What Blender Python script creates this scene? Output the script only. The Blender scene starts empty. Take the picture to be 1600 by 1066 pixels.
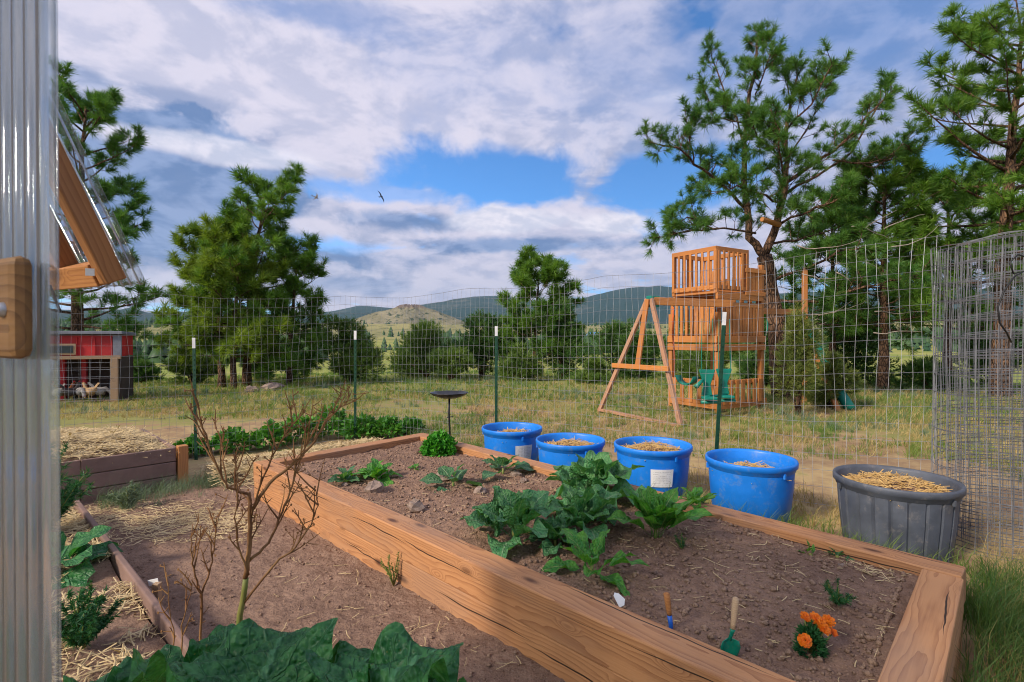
import bpy, math, random
import numpy as np
from mathutils import Vector, Matrix
R = math.radians
scn = bpy.context.scene
col = scn.collection

# ------------------------------------------------------------------ camera
HC, F, HZ = 1.45, 800.0, 528.0
cam_d = bpy.data.cameras.new('camera'); cam = bpy.data.objects.new('camera', cam_d); col.objects.link(cam)
cam.location = (0, 0, HC); cam.rotation_euler = (R(90 - 0.36), 0, 0)
cam_d.lens = 18.0; cam_d.sensor_width = 36.0; cam_d.clip_start = 0.05; cam_d.clip_end = 30000
cam_d.dof.use_dof = True; cam_d.dof.focus_distance = 4.2; cam_d.dof.aperture_fstop = 9.0
scn.camera = cam

# ------------------------------------------------------------------ light
SUN_AZ = Vector((-0.80, -0.60)).normalized(); SUN_EL = 33.0
sun_dir = Vector((SUN_AZ.x*math.cos(R(SUN_EL)), SUN_AZ.y*math.cos(R(SUN_EL)), math.sin(R(SUN_EL))))
sl = bpy.data.lights.new('sun', 'SUN'); so = bpy.data.objects.new('sun', sl); col.objects.link(so)
sl.energy = 2.7; sl.angle = R(9.0); sl.color = (1.0, 0.88, 0.72)
so.rotation_euler = sun_dir.to_track_quat('Z', 'Y').to_euler()
scn.view_settings.view_transform = 'Standard'; scn.view_settings.look = 'None'
scn.view_settings.exposure = 0.95; scn.view_settings.gamma = 1.0
scn.cycles.use_denoising = True; scn.cycles.filter_width = 1.05
scn.cycles.max_bounces = 8; scn.cycles.transparent_max_bounces = 24
scn.cycles.diffuse_bounces = 3; scn.cycles.glossy_bounces = 2; scn.cycles.transmission_bounces = 4
scn.cycles.volume_bounces = 0; scn.cycles.caustics_reflective = False; scn.cycles.caustics_refractive = False

class NT:
    """small node-graph helper"""
    def __init__(s, tree): s.t = tree; s.n = tree.nodes; s.l = tree.links
    def node(s, typ, ins=None, **kw):
        nd = s.n.new(typ)
        for k, v in kw.items(): setattr(nd, k, v)
        for k, v in (ins or {}).items(): s.put(nd.inputs[k], v)
        return nd
    def put(s, sock, v):
        if hasattr(v, 'is_output') or isinstance(v, bpy.types.NodeSocket): s.l.new(v, sock)
        else:
            try: sock.default_value = v
            except Exception:
                sock.default_value = tuple(v) + (1.0,)
    def math(s, op, a, b=0.0, c=0.0, clamp=False):
        nd = s.n.new('ShaderNodeMath'); nd.operation = op; nd.use_clamp = clamp
        s.put(nd.inputs[0], a); s.put(nd.inputs[1], b); s.put(nd.inputs[2], c); return nd.outputs[0]
    def vmath(s, op, a, b=(0, 0, 0)):
        nd = s.n.new('ShaderNodeVectorMath'); nd.operation = op
        s.put(nd.inputs[0], a); s.put(nd.inputs[1], b)
        return nd.outputs['Value'] if op in ('LENGTH', 'DOT_PRODUCT', 'DISTANCE') else nd.outputs[0]
    def ramp(s, v, a, b, lo=0.0, hi=1.0, smooth=True):
        nd = s.n.new('ShaderNodeMapRange'); nd.interpolation_type = 'SMOOTHSTEP' if smooth else 'LINEAR'
        s.put(nd.inputs[0], v); s.put(nd.inputs[1], a); s.put(nd.inputs[2], b); s.put(nd.inputs[3], lo); s.put(nd.inputs[4], hi)
        return nd.outputs[0]
    def mix(s, f, a, b, blend='MIX'):
        nd = s.n.new('ShaderNodeMix'); nd.data_type = 'RGBA'; nd.blend_type = blend
        s.put(nd.inputs[0], f)
        for i, v in ((6, a), (7, b)):
            s.put(nd.inputs[i], tuple(v) + (1.0,) if isinstance(v, (tuple, list)) and len(v) == 3 else v)
        return nd.outputs[2]
    def noise(s, vec, scale, detail=4, rough=0.55, dist=0.0, out=0):
        nd = s.n.new('ShaderNodeTexNoise'); s.put(nd.inputs['Vector'], vec)
        nd.inputs['Scale'].default_value = scale; nd.inputs['Detail'].default_value = detail
        nd.inputs['Roughness'].default_value = rough; nd.inputs['Distortion'].default_value = dist
        return nd.outputs[out]

# ------------------------------------------------------------------ sky
w = bpy.data.worlds.new('World'); scn.world = w; w.use_nodes = True
w.node_tree.nodes.clear(); g = NT(w.node_tree)
SKY = 0.11
sky = g.node('ShaderNodeTexSky', sky_type='NISHITA', sun_disc=False, sun_elevation=R(SUN_EL),
             sun_rotation=-math.atan2(SUN_AZ.x, SUN_AZ.y), air_density=1.0, dust_density=0.6, ozone_density=2.5, altitude=2400)
tc = g.node('ShaderNodeTexCoord').outputs['Generated']
sep = g.node('ShaderNodeSeparateXYZ', {0: tc})
zz = g.math('MAXIMUM', sep.outputs[2], 0.0)
inv = g.math('DIVIDE', 1.0, g.math('ADD', zz, 0.16))
flat = g.node('ShaderNodeCombineXYZ', {0: g.math('MULTIPLY', sep.outputs[0], inv), 1: g.math('MULTIPLY', sep.outputs[1], inv), 2: 0.0}).outputs[0]
flat = g.vmath('ADD', flat, (3.1, 7.7, 0.0))
n_big = g.noise(flat, 0.75, 7, 0.56, 0.35)
n_mid = g.noise(flat, 1.9, 8, 0.6, 0.5)
n_off = g.noise(g.vmath('ADD', flat, (-0.10, -0.05, 0.0)), 1.9, 8, 0.6, 0.5)
n_dir = g.noise(tc, 5.0, 7, 0.62, 0.3)
n_puf = g.noise(g.vmath('MULTIPLY', tc, (1, 1, 1.9)), 9.0, 8, 0.6, 0.4)
n_pof = g.noise(g.vmath('ADD', g.vmath('MULTIPLY', tc, (1, 1, 1.9)), (-0.012, 0.0, 0.045)), 9.0, 8, 0.6, 0.4)
def lobe(px, py, sx, sy, wob=0.55, soft=0.5):
    d = Vector(((px-800)/F, 1.0, (HZ-py)/F)).normalized()
    v = g.vmath('SUBTRACT', tc, tuple(d))
    v = g.vmath('MULTIPLY', v, (F/sx, F/sx*0.6, F/sy))
    ln = g.math('ADD', g.vmath('LENGTH', v), g.math('MULTIPLY', g.math('SUBTRACT', n_dir, 0.5), wob*3.0))
    ln = g.math('ADD', ln, g.math('MULTIPLY', g.math('SUBTRACT', n_puf, 0.5), wob*1.6))
    return g.ramp(ln, 0.9+soft, 0.9-soft)
def mx(*a):
    r_ = a[0]
    for q in a[1:]: r_ = g.math('MAXIMUM', r_, q)
    return r_
def mul(a, k): return g.math('MULTIPLY', a, k)
cover = g.ramp(g.math('ADD', n_big, mul(g.math('SUBTRACT', n_mid, 0.5), 0.30)), 0.37, 0.50)
holes = mx(lobe(775, 278, 165, 48, .6, .28), lobe(1040, 290, 120, 55, .8, .3), mul(lobe(1230, 40, 420, 90, .6, .6), .55), mul(lobe(520, 25, 150, 26, .9, .5), .55),
           lobe(1460, 245, 60, 40, .7, .4), mul(lobe(640, 305, 120, 16, 1.0, .4), .7))
fills = mx(lobe(330, 120, 380, 150, .3), lobe(620, 425, 420, 36, .3), lobe(860, 352, 175, 36, .55, .18), lobe(240, 280, 190, 115, .4, .2), mul(lobe(1350, 150, 330, 120, .5), .7), lobe(560, 340, 170, 46, .6, .3))
cover = g.math('SUBTRACT', g.math('ADD', cover, fills, clamp=True), holes, clamp=True)
cover = mx(cover, lobe(850, 352, 165, 32, .50, .15), mul(lobe(945, 228, 70, 18, .9, .4), .8))
relief = g.math('ADD', mul(g.math('SUBTRACT', n_off, n_mid), 1.5), mul(g.math('SUBTRACT', n_pof, n_puf), 1.3))
darkn = g.ramp(g.math('ADD', n_mid, mul(relief, .35)), 0.44, 0.68)
dk = mx(lobe(215, 285, 175, 105, .45, .16), lobe(330, 300, 120, 40, .5, .25), lobe(330, 385, 210, 30, .6, .4), mul(lobe(640, 345, 110, 16, .8, .4), .8), mul(lobe(830, 384, 190, 15, .7, .3), .75),
        mul(lobe(1400, 110, 380, 170, .4, .6), .42), mul(lobe(120, 120, 60, 14, .9, .4), .5), mul(lobe(540, 445, 70, 12, .8, .4), .6), mul(lobe(260, 150, 60, 10, .9, .4), .4))
dark = g.math('ADD', mul(mul(darkn, g.ramp(lobe(380, 110, 420, 150, .2, .6), 0, 1, 1.0, .35)), 0.32), mul(dk, 1.15), clamp=True)
dark = g.math('SUBTRACT', dark, mx(mul(lobe(830, 335, 140, 18, .5, .3), .55), mul(lobe(300, 235, 110, 12, .8, .3), .6)), clamp=True)
dark = g.math('ADD', dark, mul(g.math('SUBTRACT', n_puf, .5), .3), clamp=True)
lit = g.ramp(relief, -0.16, 0.20)
cl_l = g.mix(lit, (0.425, 0.40, 0.47), (0.32, 0.32, 0.41))
cl_d = g.mix(lit, (0.150, 0.205, 0.345), (0.070, 0.125, 0.255))
cloud = g.mix(dark, cl_l, cl_d)
puff = mx(lobe(800, 345, 110, 22, .6, .25), lobe(960, 350, 80, 18, .6, .25), mul(lobe(330, 232, 130, 14, .7, .3), .8), mul(lobe(1050, 150, 50, 10, .8, .4), .6))
cloud = g.mix(mul(puff, .8), cloud, g.mix(lit, (0.54, 0.51, 0.55), (0.38, 0.39, 0.47)))
low = g.ramp(sep.outputs[2], 0.15, 0.02)
cloud = g.mix(g.math('MULTIPLY', low, 0.45), cloud, (0.42, 0.38, 0.43))
cloud = g.mix(1.0, cloud, (1/SKY, 1/SKY, 1/SKY), 'MULTIPLY')
blue = g.mix(1.0, sky.outputs[0], (0.36, 0.76, 1.05), 'MULTIPLY')
skyc = g.mix(cover, blue, cloud)
bg = g.node('ShaderNodeBackground', {'Color': skyc, 'Strength': SKY})
g.l.new(bg.outputs[0], g.node('ShaderNodeOutputWorld').inputs[0])

# ------------------------------------------------------------------ helpers
def P(px, py, Y): return Vector(((px-800)/F*Y, Y, HC+(HZ-py)/F*Y))
def G(px, py, z=0.0):
    Y = F*(HC-z)/(py-HZ); return Vector(((px-800)/F*Y, Y, z))
rng = random.Random(7); nr = np.random.default_rng(11)

def link(name, me, mat=None, parent=None):
    o = bpy.data.objects.new(name, me); col.objects.link(o)
    if mat is not None and me is not None and len(me.materials) == 0: me.materials.append(mat)
    if parent is not None: o.parent = parent
    return o
def tag(o, label=None, cat=None, group=None, kind=None):
    if label: o['label'] = label
    if cat: o['category'] = cat
    if group: o['group'] = group
    if kind: o['kind'] = kind
    return o
def empty(name, loc=(0, 0, 0), rz=0.0, **k):
    o = bpy.data.objects.new(name, None); col.objects.link(o); o.location = loc; o.rotation_euler = (0, 0, rz)
    o.empty_display_size = 0.1
    return tag(o, **k)

class MB:
    def __init__(s): s.v = []; s.f = []
    def add(s, vs, fs):
        b = len(s.v); s.v += [tuple(v) for v in vs]; s.f += [tuple(i+b for i in f) for f in fs]; return s
    def box(s, c, d, m=None):
        x, y, z = d[0]/2, d[1]/2, d[2]/2
        vs = [Vector((a*x, b*y, e*z)) for a in (-1, 1) for b in (-1, 1) for e in (-1, 1)]
        if m is not None: vs = [m @ v for v in vs]
        c = Vector(c)
        return s.add([v+c for v in vs], [(0, 1, 3, 2), (4, 6, 7, 5), (0, 4, 5, 1), (2, 3, 7, 6), (0, 2, 6, 4), (1, 5, 7, 3)])
    def bar(s, a, b, wd, ht, up=(0, 0, 1)):
        """box from a to b, wd sideways, ht along up"""
        a, b = Vector(a), Vector(b); x = (b-a); L = x.length; x.normalize()
        y = Vector(up).cross(x)
        if y.length < 1e-4: y = Vector((0, 1, 0)).cross(x)
        y.normalize(); z = x.cross(y)
        m = Matrix((x, y, z)).transposed()
        return s.box((a+b)/2, (L, wd, ht), m)
    def tube(s, pts, r, n=6, cap=True):
        pts = [Vector(p) for p in pts]; rs = r if isinstance(r, (list, tuple)) else [r]*len(pts)
        rings = []; pn = None
        for i, p in enumerate(pts):
            t = (pts[min(i+1, len(pts)-1)]-pts[max(i-1, 0)])
            if t.length < 1e-9: t = Vector((0, 0, 1))
            t.normalize()
            u = pn - t*pn.dot(t) if pn is not None else t.orthogonal()
            if u.length < 1e-5: u = t.orthogonal()
            u.normalize(); pn = u; v = t.cross(u)
            rings.append([p+(u*math.cos(k*2*math.pi/n)+v*math.sin(k*2*math.pi/n))*rs[i] for k in range(n)])
        vs = [v for rg in rings for v in rg]; fs = []
        for i in range(len(pts)-1):
            for k in range(n):
                fs.append((i*n+k, i*n+(k+1) % n, (i+1)*n+(k+1) % n, (i+1)*n+k))
        if cap: fs += [tuple(range(n))[::-1], tuple((len(pts)-1)*n+k for k in range(n))]
        return s.add(vs, fs)
    def lathe(s, prof, n=32, wob=None):
        vs = []; fs = []
        for j, (r, z) in enumerate(prof):
            for k in range(n):
                a = k*2*math.pi/n; rr = r*(wob(a, j) if wob else 1)
                vs.append((rr*math.cos(a), rr*math.sin(a), z))
        for j in range(len(prof)-1):
            for k in range(n): fs.append((j*n+k, j*n+(k+1) % n, (j+1)*n+(k+1) % n, (j+1)*n+k))
        return s.add(vs, fs)
    def build(s, name, mat=None, parent=None, smooth=False, bevel=0.0, loc=None, auto=None):
        me = bpy.data.meshes.new(name); me.from_pydata(s.v, [], s.f); me.update()
        if smooth: me.polygons.foreach_set('use_smooth', [True]*len(me.polygons))
        o = link(name, me, mat, parent)
        if loc is not None: o.location = loc
        if bevel:
            b = o.modifiers.new('bevel', 'BEVEL'); b.width = bevel; b.segments = 2; b.limit_method = 'ANGLE'
        return o
def np_mesh(name, V, T, mat=None, parent=None, smooth=False, k=3):
    me = bpy.data.meshes.new(name); nv, nt = len(V), len(T)
    me.vertices.add(nv); me.vertices.foreach_set('co', np.asarray(V, np.float32).ravel())
    me.loops.add(nt*k); me.loops.foreach_set('vertex_index', np.asarray(T, np.int32).ravel())
    me.polygons.add(nt); me.polygons.foreach_set('loop_start', np.arange(0, nt*k, k, dtype=np.int32))
    if smooth: me.polygons.foreach_set('use_smooth', np.ones(nt, bool))
    me.update(calc_edges=True); me.validate()
    return link(name, me, mat, parent)
def copy_tree(o, parent=None):
    c = o.copy(); col.objects.link(c)
    if parent is not None: c.parent = parent
    for ch in list(o.children): copy_tree(ch, c)
    return c
def timber(name, a, b, wd, ht, mat, parent=None, bevel=0.006, up=(0, 0, 1)):
    """beam with its own local axes: local x runs along the grain"""
    a, b = Vector(a), Vector(b); x = b-a; L = x.length; x.normalize()
    y = Vector(up).cross(x)
    if y.length < 1e-4: y = Vector((0, 1, 0)).cross(x)
    y.normalize(); z = x.cross(y)
    o = MB().box((0, 0, 0), (L, wd, ht)).build(name, mat, parent, bevel=bevel)
    o.matrix_local = Matrix.Translation((a+b)/2) @ Matrix((x, y, z)).transposed().to_4x4()
    return o

# ------------------------------------------------------------------ materials
M = {}
def mat(name):
    m = bpy.data.materials.new(name); m.use_nodes = True; m.node_tree.nodes.clear(); M[name] = m
    return m, NT(m.node_tree)
def out(gr, bsdf, disp=None):
    o = gr.node('ShaderNodeOutputMaterial'); gr.l.new(bsdf, o.inputs['Surface'])
def pbsdf(gr, color, rough=0.7, bump=None, bs=0.3, bd=0.01, spec=0.4, metal=0.0, extra=None):
    b = gr.node('ShaderNodeBsdfPrincipled', {'Roughness': rough, 'Metallic': metal, 'Specular IOR Level': spec})
    gr.put(b.inputs['Base Color'], tuple(color)+(1.0,) if isinstance(color, (tuple, list)) and len(color) == 3 else color)
    if bump is not None:
        bn = gr.node('ShaderNodeBump', {'Strength': bs, 'Distance': bd, 'Height': bump}); gr.l.new(bn.outputs[0], b.inputs['Normal'])
    for k, v in (extra or {}).items(): gr.put(b.inputs[k], v)
    return b.outputs[0]
def ocoord(gr, rnd=True):
    c = gr.node('ShaderNodeTexCoord').outputs['Object']
    if rnd:
        r_ = gr.node('ShaderNodeObjectInfo').outputs['Random']
        off = gr.node('ShaderNodeCombineXYZ', {0: gr.math('MULTIPLY', r_, 37.0), 1: gr.math('MULTIPLY', r_, 0.35), 2: gr.math('MULTIPLY', r_, 0.21)}).outputs[0]
        return c, gr.vmath('ADD', c, off), r_
    return c, c, None
def gpos(gr): return gr.node('ShaderNodeNewGeometry').outputs['Position']

def wood(name, light, darkc, rings=95.0, cracks=0.0, rough=0.62, wear=0.3, knots=0.5, sheen=0.4):
    m, gr = mat(name); c, cr, rnd = ocoord(gr)
    st = gr.vmath('MULTIPLY', cr, (1.3, 6.0, 6.0))
    wob = gr.node('ShaderNodeTexNoise', {'Vector': st, 'Scale': 1.0, 'Detail': 3.0}).outputs['Color']
    wob = gr.vmath('MULTIPLY', gr.vmath('SUBTRACT', wob, (.5, .5, .5)), (0, 0.075, 0.075))
    kn = gr.node('ShaderNodeTexVoronoi', {'Vector': gr.vmath('MULTIPLY', cr, (2.6, 7.0, 7.0)), 'Scale': 1.0}, feature='F1').outputs['Distance']
    knot = gr.ramp(kn, 0.30, 0.05)
    p = gr.vmath('ADD', c, wob)
    axis = gr.node('ShaderNodeCombineXYZ', {0: 0.0, 1: gr.math('MULTIPLY_ADD', rnd, 0.10, -0.02), 2: gr.math('MULTIPLY_ADD', rnd, -0.16, 0.03)}).outputs[0]
    sp = gr.node('ShaderNodeSeparateXYZ', {0: gr.vmath('SUBTRACT', p, axis)})
    rad = gr.math('SQRT', gr.math('ADD', gr.math('MULTIPLY', sp.outputs[1], sp.outputs[1]), gr.math('MULTIPLY', sp.outputs[2], sp.outputs[2])))
    rad = gr.math('ADD', rad, gr.math('MULTIPLY', knot, 0.035*knots*2))
    fr = gr.math('FRACT', gr.math('MULTIPLY', rad, rings))
    ring = gr.math('POWER', fr, 2.2)
    fib = gr.noise(gr.vmath('MULTIPLY', cr, (4.0, 120.0, 120.0)), 1.0, 3, 0.6)
    blot = gr.noise(gr.vmath('MULTIPLY', cr, (1.2, 3.5, 3.5)), 1.0, 4, 0.6)
    f = gr.math('ADD', gr.math('MULTIPLY', ring, 0.62), gr.math('MULTIPLY', gr.math('SUBTRACT', fib, 0.5), 0.7))
    f = gr.math('ADD', f, gr.math('MULTIPLY', gr.math('SUBTRACT', blot, 0.5), 0.8), clamp=True)
    cl = gr.mix(f, light, darkc)
    cl = gr.mix(gr.math('MULTIPLY', gr.ramp(kn, 0.20, 0.04), knots), cl, (darkc[0]*.35, darkc[1]*.3, darkc[2]*.3))
    grey = gr.mix(0.55, cl, (0.33, 0.245, 0.185))
    cl = gr.mix(gr.math('MULTIPLY', gr.ramp(blot, 0.45, 0.7), wear), cl, grey)
    cl = gr.mix(gr.math('MULTIPLY_ADD', rnd, 0.8, -0.1, clamp=True), cl, gr.mix(1.0, cl, (.72, .68, .66), 'MULTIPLY'))
    h = gr.math('ADD', gr.math('MULTIPLY', ring, 0.4), gr.math('MULTIPLY', fib, 0.7))
    if cracks:
        sc = gr.node('ShaderNodeSeparateXYZ', {0: c})
        tot = None
        for i, (a0, amp, fq) in enumerate(((0.022, 0.05, 0.8), (-0.035, 0.045, 0.55), (0.05, 0.03, 1.3))):
            nx = gr.node('ShaderNodeTexNoise', {'Scale': fq, 'Detail': 4.0, 'Roughness': 0.55}, noise_dimensions='1D')
            gr.put(nx.inputs['W'], gr.math('ADD', sc.outputs[0], gr.math('MULTIPLY_ADD', rnd, 50.0, 17.0*i)))
            n2 = gr.node('ShaderNodeTexNoise', {'Scale': 1.1, 'Detail': 1.0}, noise_dimensions='1D')
            gr.put(n2.inputs['W'], gr.math('ADD', sc.outputs[0], gr.math('MULTIPLY_ADD', rnd, 31.0, 9.0*i)))
            co = sc.outputs[2] if i < 2 else sc.outputs[1]
            if i == 1: co = gr.math('ADD', sc.outputs[2], sc.outputs[1])
            dd = gr.math('ABSOLUTE', gr.math('SUBTRACT', co, gr.math('MULTIPLY_ADD', gr.math('SUBTRACT', nx.outputs[0], 0.5), amp*2, a0)))
            wdt = gr.ramp(n2.outputs[0], 0.46, 0.66, 0.0, 0.0030*cracks)
            ck = gr.math('LESS_THAN', dd, wdt)
            tot = ck if tot is None else gr.math('MAXIMUM', tot, ck)
        cl = gr.mix(gr.math('MULTIPLY', tot, 0.93), cl, (0.012, 0.007, 0.004))
        h = gr.math('SUBTRACT', h, gr.math('MULTIPLY', tot, 3.0))
    out(gr, pbsdf(gr, cl, rough, h, 0.35, 0.004, sheen))
    return m
wood('timber_wood', (0.54, 0.265, 0.115), (0.24, 0.085, 0.032), 92, cracks=1.15, wear=0.6, knots=0.95)
wood('playset_wood', (0.56, 0.22, 0.055), (0.27, 0.080, 0.018), 90, wear=0.3)
wood('grey_wood', (0.40, 0.27, 0.16), (0.20, 0.12, 0.07), 90, cracks=0.7, wear=0.8)
wood('frame_wood', (0.50, 0.22, 0.07), (0.27, 0.09, 0.025), 75, wear=0.2, knots=0.7)
wood('block_wood', (0.30, 0.15, 0.045), (0.13, 0.055, 0.018), 70, wear=0.3, knots=0.8)
wood('handle_wood', (0.62, 0.44, 0.27), (0.45, 0.28, 0.15), 160, wear=0.1, knots=0.0)
wood('leg_wood', (0.46, 0.25, 0.15), (0.24, 0.11, 0.06), 90, cracks=0.6, wear=0.6)

def plain(name, color, rough=0.5, var=0.15, scale=8.0, bump=0.0, bscale=60.0, metal=0.0, spec=0.4, dirt=None, extra=None):
    m, gr = mat(name); c, cr, rnd = ocoord(gr)
    n = gr.noise(cr, scale, 5, 0.6)
    a = tuple(x*(1-var) for x in color); b = tuple(min(1, x*(1+var)) for x in color)
    cl = gr.mix(gr.ramp(n, 0.3, 0.7), a, b)
    if dirt:
        dn = gr.noise(cr, scale*2.3, 6, 0.7)
        cl = gr.mix(gr.math('MULTIPLY', gr.ramp(dn, 0.52, 0.72), dirt[1]), cl, dirt[0])
    rr = gr.ramp(n, 0.3, 0.7, max(0.02, rough-0.08), min(1, rough+0.1))
    out(gr, pbsdf(gr, cl, rr, gr.noise(cr, bscale, 4, 0.6) if bump else None, bump, 0.004, spec, metal, extra)); return m
plain('blue_plastic', (0.010, 0.185, 0.68), 0.42, 0.10, 5, 0.05, 90, dirt=((0.16, 0.25, 0.42), 0.5))
plain('grey_plastic', (0.075, 0.086, 0.112), 0.5, 0.2, 6, 0.08, 60, dirt=((0.24, 0.22, 0.21), 0.45))
plain('galvanised', (0.34, 0.35, 0.38), 0.45, 0.15, 20, metal=0.35)
plain('dull_wire', (0.15, 0.155, 0.175), 0.7, 0.25, 6, spec=.2)
plain('post_green', (0.008, 0.055, 0.030), 0.5, 0.2, 10, dirt=((0.05, 0.05, 0.03), 0.4))
plain('post_white', (0.72, 0.73, 0.75), 0.5, 0.1, 10, dirt=((0.35, 0.3, 0.25), 0.3))
plain('black_metal', (0.012, 0.013, 0.018), 0.38, 0.3, 10, 0.2, 60)
plain('steel', (0.42, 0.42, 0.44), 0.4, 0.2, 30, metal=0.8)
plain('green_plastic', (0.005, 0.19, 0.14), 0.4, 0.12, 6)
plain('green_tool', (0.005, 0.22, 0.14), 0.35, 0.15, 20, dirt=((0.16, 0.09, 0.06), 0.5))
plain('blue_tool', (0.01, 0.10, 0.48), 0.4, 0.1, 10)
plain('coop_red', (0.42, 0.018, 0.022), 0.6, 0.2, 4, 0.1, 20)
plain('coop_trim', (0.16, 0.17, 0.21), 0.7, 0.15, 6)
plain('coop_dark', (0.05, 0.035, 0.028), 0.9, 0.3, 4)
plain('window_dark', (0.03, 0.04, 0.05), 0.15, 0.2, 4)
plain('composite', (0.21, 0.130, 0.105), 0.72, 0.16, 5, 0.25, 90, dirt=((0.25, 0.18, 0.13), 0.5))
plain('paper', (0.70, 0.71, 0.73), 0.8, 0.05, 8)
plain('white_plastic', (0.78, 0.79, 0.8), 0.4, 0.05, 10)
plain('rope_orange', (0.55, 0.12, 0.03), 0.8, 0.2, 30)
plain('rubber', (0.012, 0.012, 0.013), 0.55, 0.2, 10)
plain('roof_blue', (0.10, 0.28, 0.60), 0.5, 0.1, 1)
plain('far_wall', (0.40, 0.33, 0.26), 0.8, 0.1, 1)
plain('hen_red', (0.28, 0.095, 0.035), 0.9, 0.35, 25, 0.4, 60)
plain('hen_grey', (0.26, 0.245, 0.235), 0.9, 0.4, 30, 0.4, 60)
plain('hen_dark', (0.05, 0.04, 0.038), 0.8, 0.4, 30, 0.4, 60)
plain('hen_buff', (0.42, 0.27, 0.14), 0.9, 0.3, 30, 0.4, 60)
plain('comb_red', (0.45, 0.02, 0.02), 0.6, 0.2, 30)
plain('bird_dark', (0.02, 0.02, 0.026), 0.7, 0.3, 30)
plain('bird_grey', (0.16, 0.14, 0.12), 0.7, 0.3, 30)

# writing scrawled on the paper labels
m, gr = mat('written_paper'); c, cr, rnd = ocoord(gr)
sp = gr.node('ShaderNodeSeparateXYZ', {0: c})
u = gr.math('ADD', sp.outputs[0], gr.math('MULTIPLY', gr.math('SUBTRACT', gr.noise(c, 60, 3), .5), .004))
line = gr.math('LESS_THAN', gr.math('FRACT', gr.math('MULTIPLY', sp.outputs[2], 62.0)), 0.42)
word = gr.math('LESS_THAN', gr.noise(gr.vmath('MULTIPLY', cr, (260, 1, 420)), 1.0, 2), 0.47)
gap = gr.math('GREATER_THAN', gr.noise(gr.vmath('MULTIPLY', cr, (38, 1, 63)), 1.0, 1), 0.44)
edge = gr.math('MULTIPLY', gr.math('LESS_THAN', gr.math('ABSOLUTE', sp.outputs[0]), 0.075), gr.math('LESS_THAN', gr.math('ABSOLUTE', sp.outputs[2]), 0.06))
ink = gr.math('MULTIPLY', gr.math('MULTIPLY', line, word), gr.math('MULTIPLY', gap, edge))
pc = gr.mix(gr.ramp(gr.noise(cr, 9, 4), .35, .7), (0.72, 0.72, 0.73), (0.60, 0.60, 0.62))
pc = gr.mix(gr.math('MULTIPLY', ink, 0.75), pc, (0.12, 0.11, 0.12))
out(gr, pbsdf(gr, pc, 0.75))

# clear corrugated sheet
m, gr = mat('clear_sheet'); c, cr, rnd = ocoord(gr)
n = gr.noise(gr.vmath('MULTIPLY', cr, (60, 60, 0.7)), 1.0, 4, 0.6)
dif = gr.node('ShaderNodeBsdfTranslucent', {'Color': (0.50, 0.57, 0.64, 1)}).outputs[0]
dif2 = gr.node('ShaderNodeBsdfDiffuse', {'Color': (0.40, 0.43, 0.46, 1)}).outputs[0]
a1 = gr.node('ShaderNodeMixShader', {0: 0.5}); gr.l.new(dif, a1.inputs[1]); gr.l.new(dif2, a1.inputs[2])
tr = gr.node('ShaderNodeBsdfTransparent', {'Color': (0.90, 0.93, 0.94, 1)}).outputs[0]
a2 = gr.node('ShaderNodeMixShader'); gr.put(a2.inputs[0], gr.ramp(n, 0.40, 0.70, 0.03, 0.30)); gr.l.new(tr, a2.inputs[1]); gr.l.new(a1.outputs[0], a2.inputs[2])
gl = gr.node('ShaderNodeBsdfGlossy', {'Roughness': 0.08, 'Color': (0.95, 0.95, 0.95, 1)}).outputs[0]
fz = gr.math('MULTIPLY_ADD', gr.math('POWER', gr.node('ShaderNodeLayerWeight', {'Blend': 0.5}).outputs['Facing'], 2.5), 0.75, 0.05)
a3 = gr.node('ShaderNodeMixShader'); gr.put(a3.inputs[0], fz); gr.l.new(a2.outputs[0], a3.inputs[1]); gr.l.new(gl, a3.inputs[2])
out(gr, a3.outputs[0])

m, gr = mat('clear_roof')
tr = gr.node('ShaderNodeBsdfTransparent', {'Color': (0.90, 0.92, 0.93, 1)}).outputs[0]; df = gr.node('ShaderNodeBsdfTranslucent', {'Color': (0.6, 0.62, 0.65, 1)}).outputs[0]
a1 = gr.node('ShaderNodeMixShader', {0: 0.22}); gr.l.new(tr, a1.inputs[1]); gr.l.new(df, a1.inputs[2]); out(gr, a1.outputs[0])

# foliage
def foliage(name, a, b, c3=None, rough=0.5, trans=0.25, scale=2.2, spec=0.3):
    m, gr = mat(name); p = gpos(gr)
    n = gr.noise(p, scale, 4, 0.65); n2 = gr.noise(p, scale*7, 3, 0.6)
    cl = gr.mix(gr.ramp(n, 0.32, 0.68), a, b)
    if c3: cl = gr.mix(gr.math('MULTIPLY', gr.ramp(n2, 0.5, 0.75), 0.7), cl, c3)
    bs = pbsdf(gr, cl, rough, spec=spec)
    tl = gr.node('ShaderNodeBsdfTranslucent'); gr.put(tl.inputs[0], gr.mix(1.0, cl, (1.3, 1.35, 0.6), 'MULTIPLY'))
    mx = gr.node('ShaderNodeMixShader', {0: trans}); gr.l.new(bs, mx.inputs[1]); gr.l.new(tl.outputs[0], mx.inputs[2])
    out(gr, mx.outputs[0]); return m
foliage('pine_needles', (0.065, 0.168, 0.025), (0.148, 0.276, 0.034), (0.242, 0.336, 0.046), scale=1.4, trans=.35)
foliage('pine_dark', (0.048, 0.144, 0.031), (0.112, 0.237, 0.038), (0.196, 0.300, 0.048), scale=1.4, trans=.35)
foliage('pine_yellow', (0.107, 0.196, 0.023), (0.220, 0.308, 0.034), (0.314, 0.358, 0.048), scale=1.3, trans=.35)
foliage('juniper', (0.073, 0.150, 0.032), (0.153, 0.234, 0.044), (0.218, 0.273, 0.062), scale=2.5, trans=.3)
foliage('juniper_yellow', (0.075, 0.125, 0.030), (0.18, 0.215, 0.045), (0.28, 0.27, 0.06), scale=3)
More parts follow.
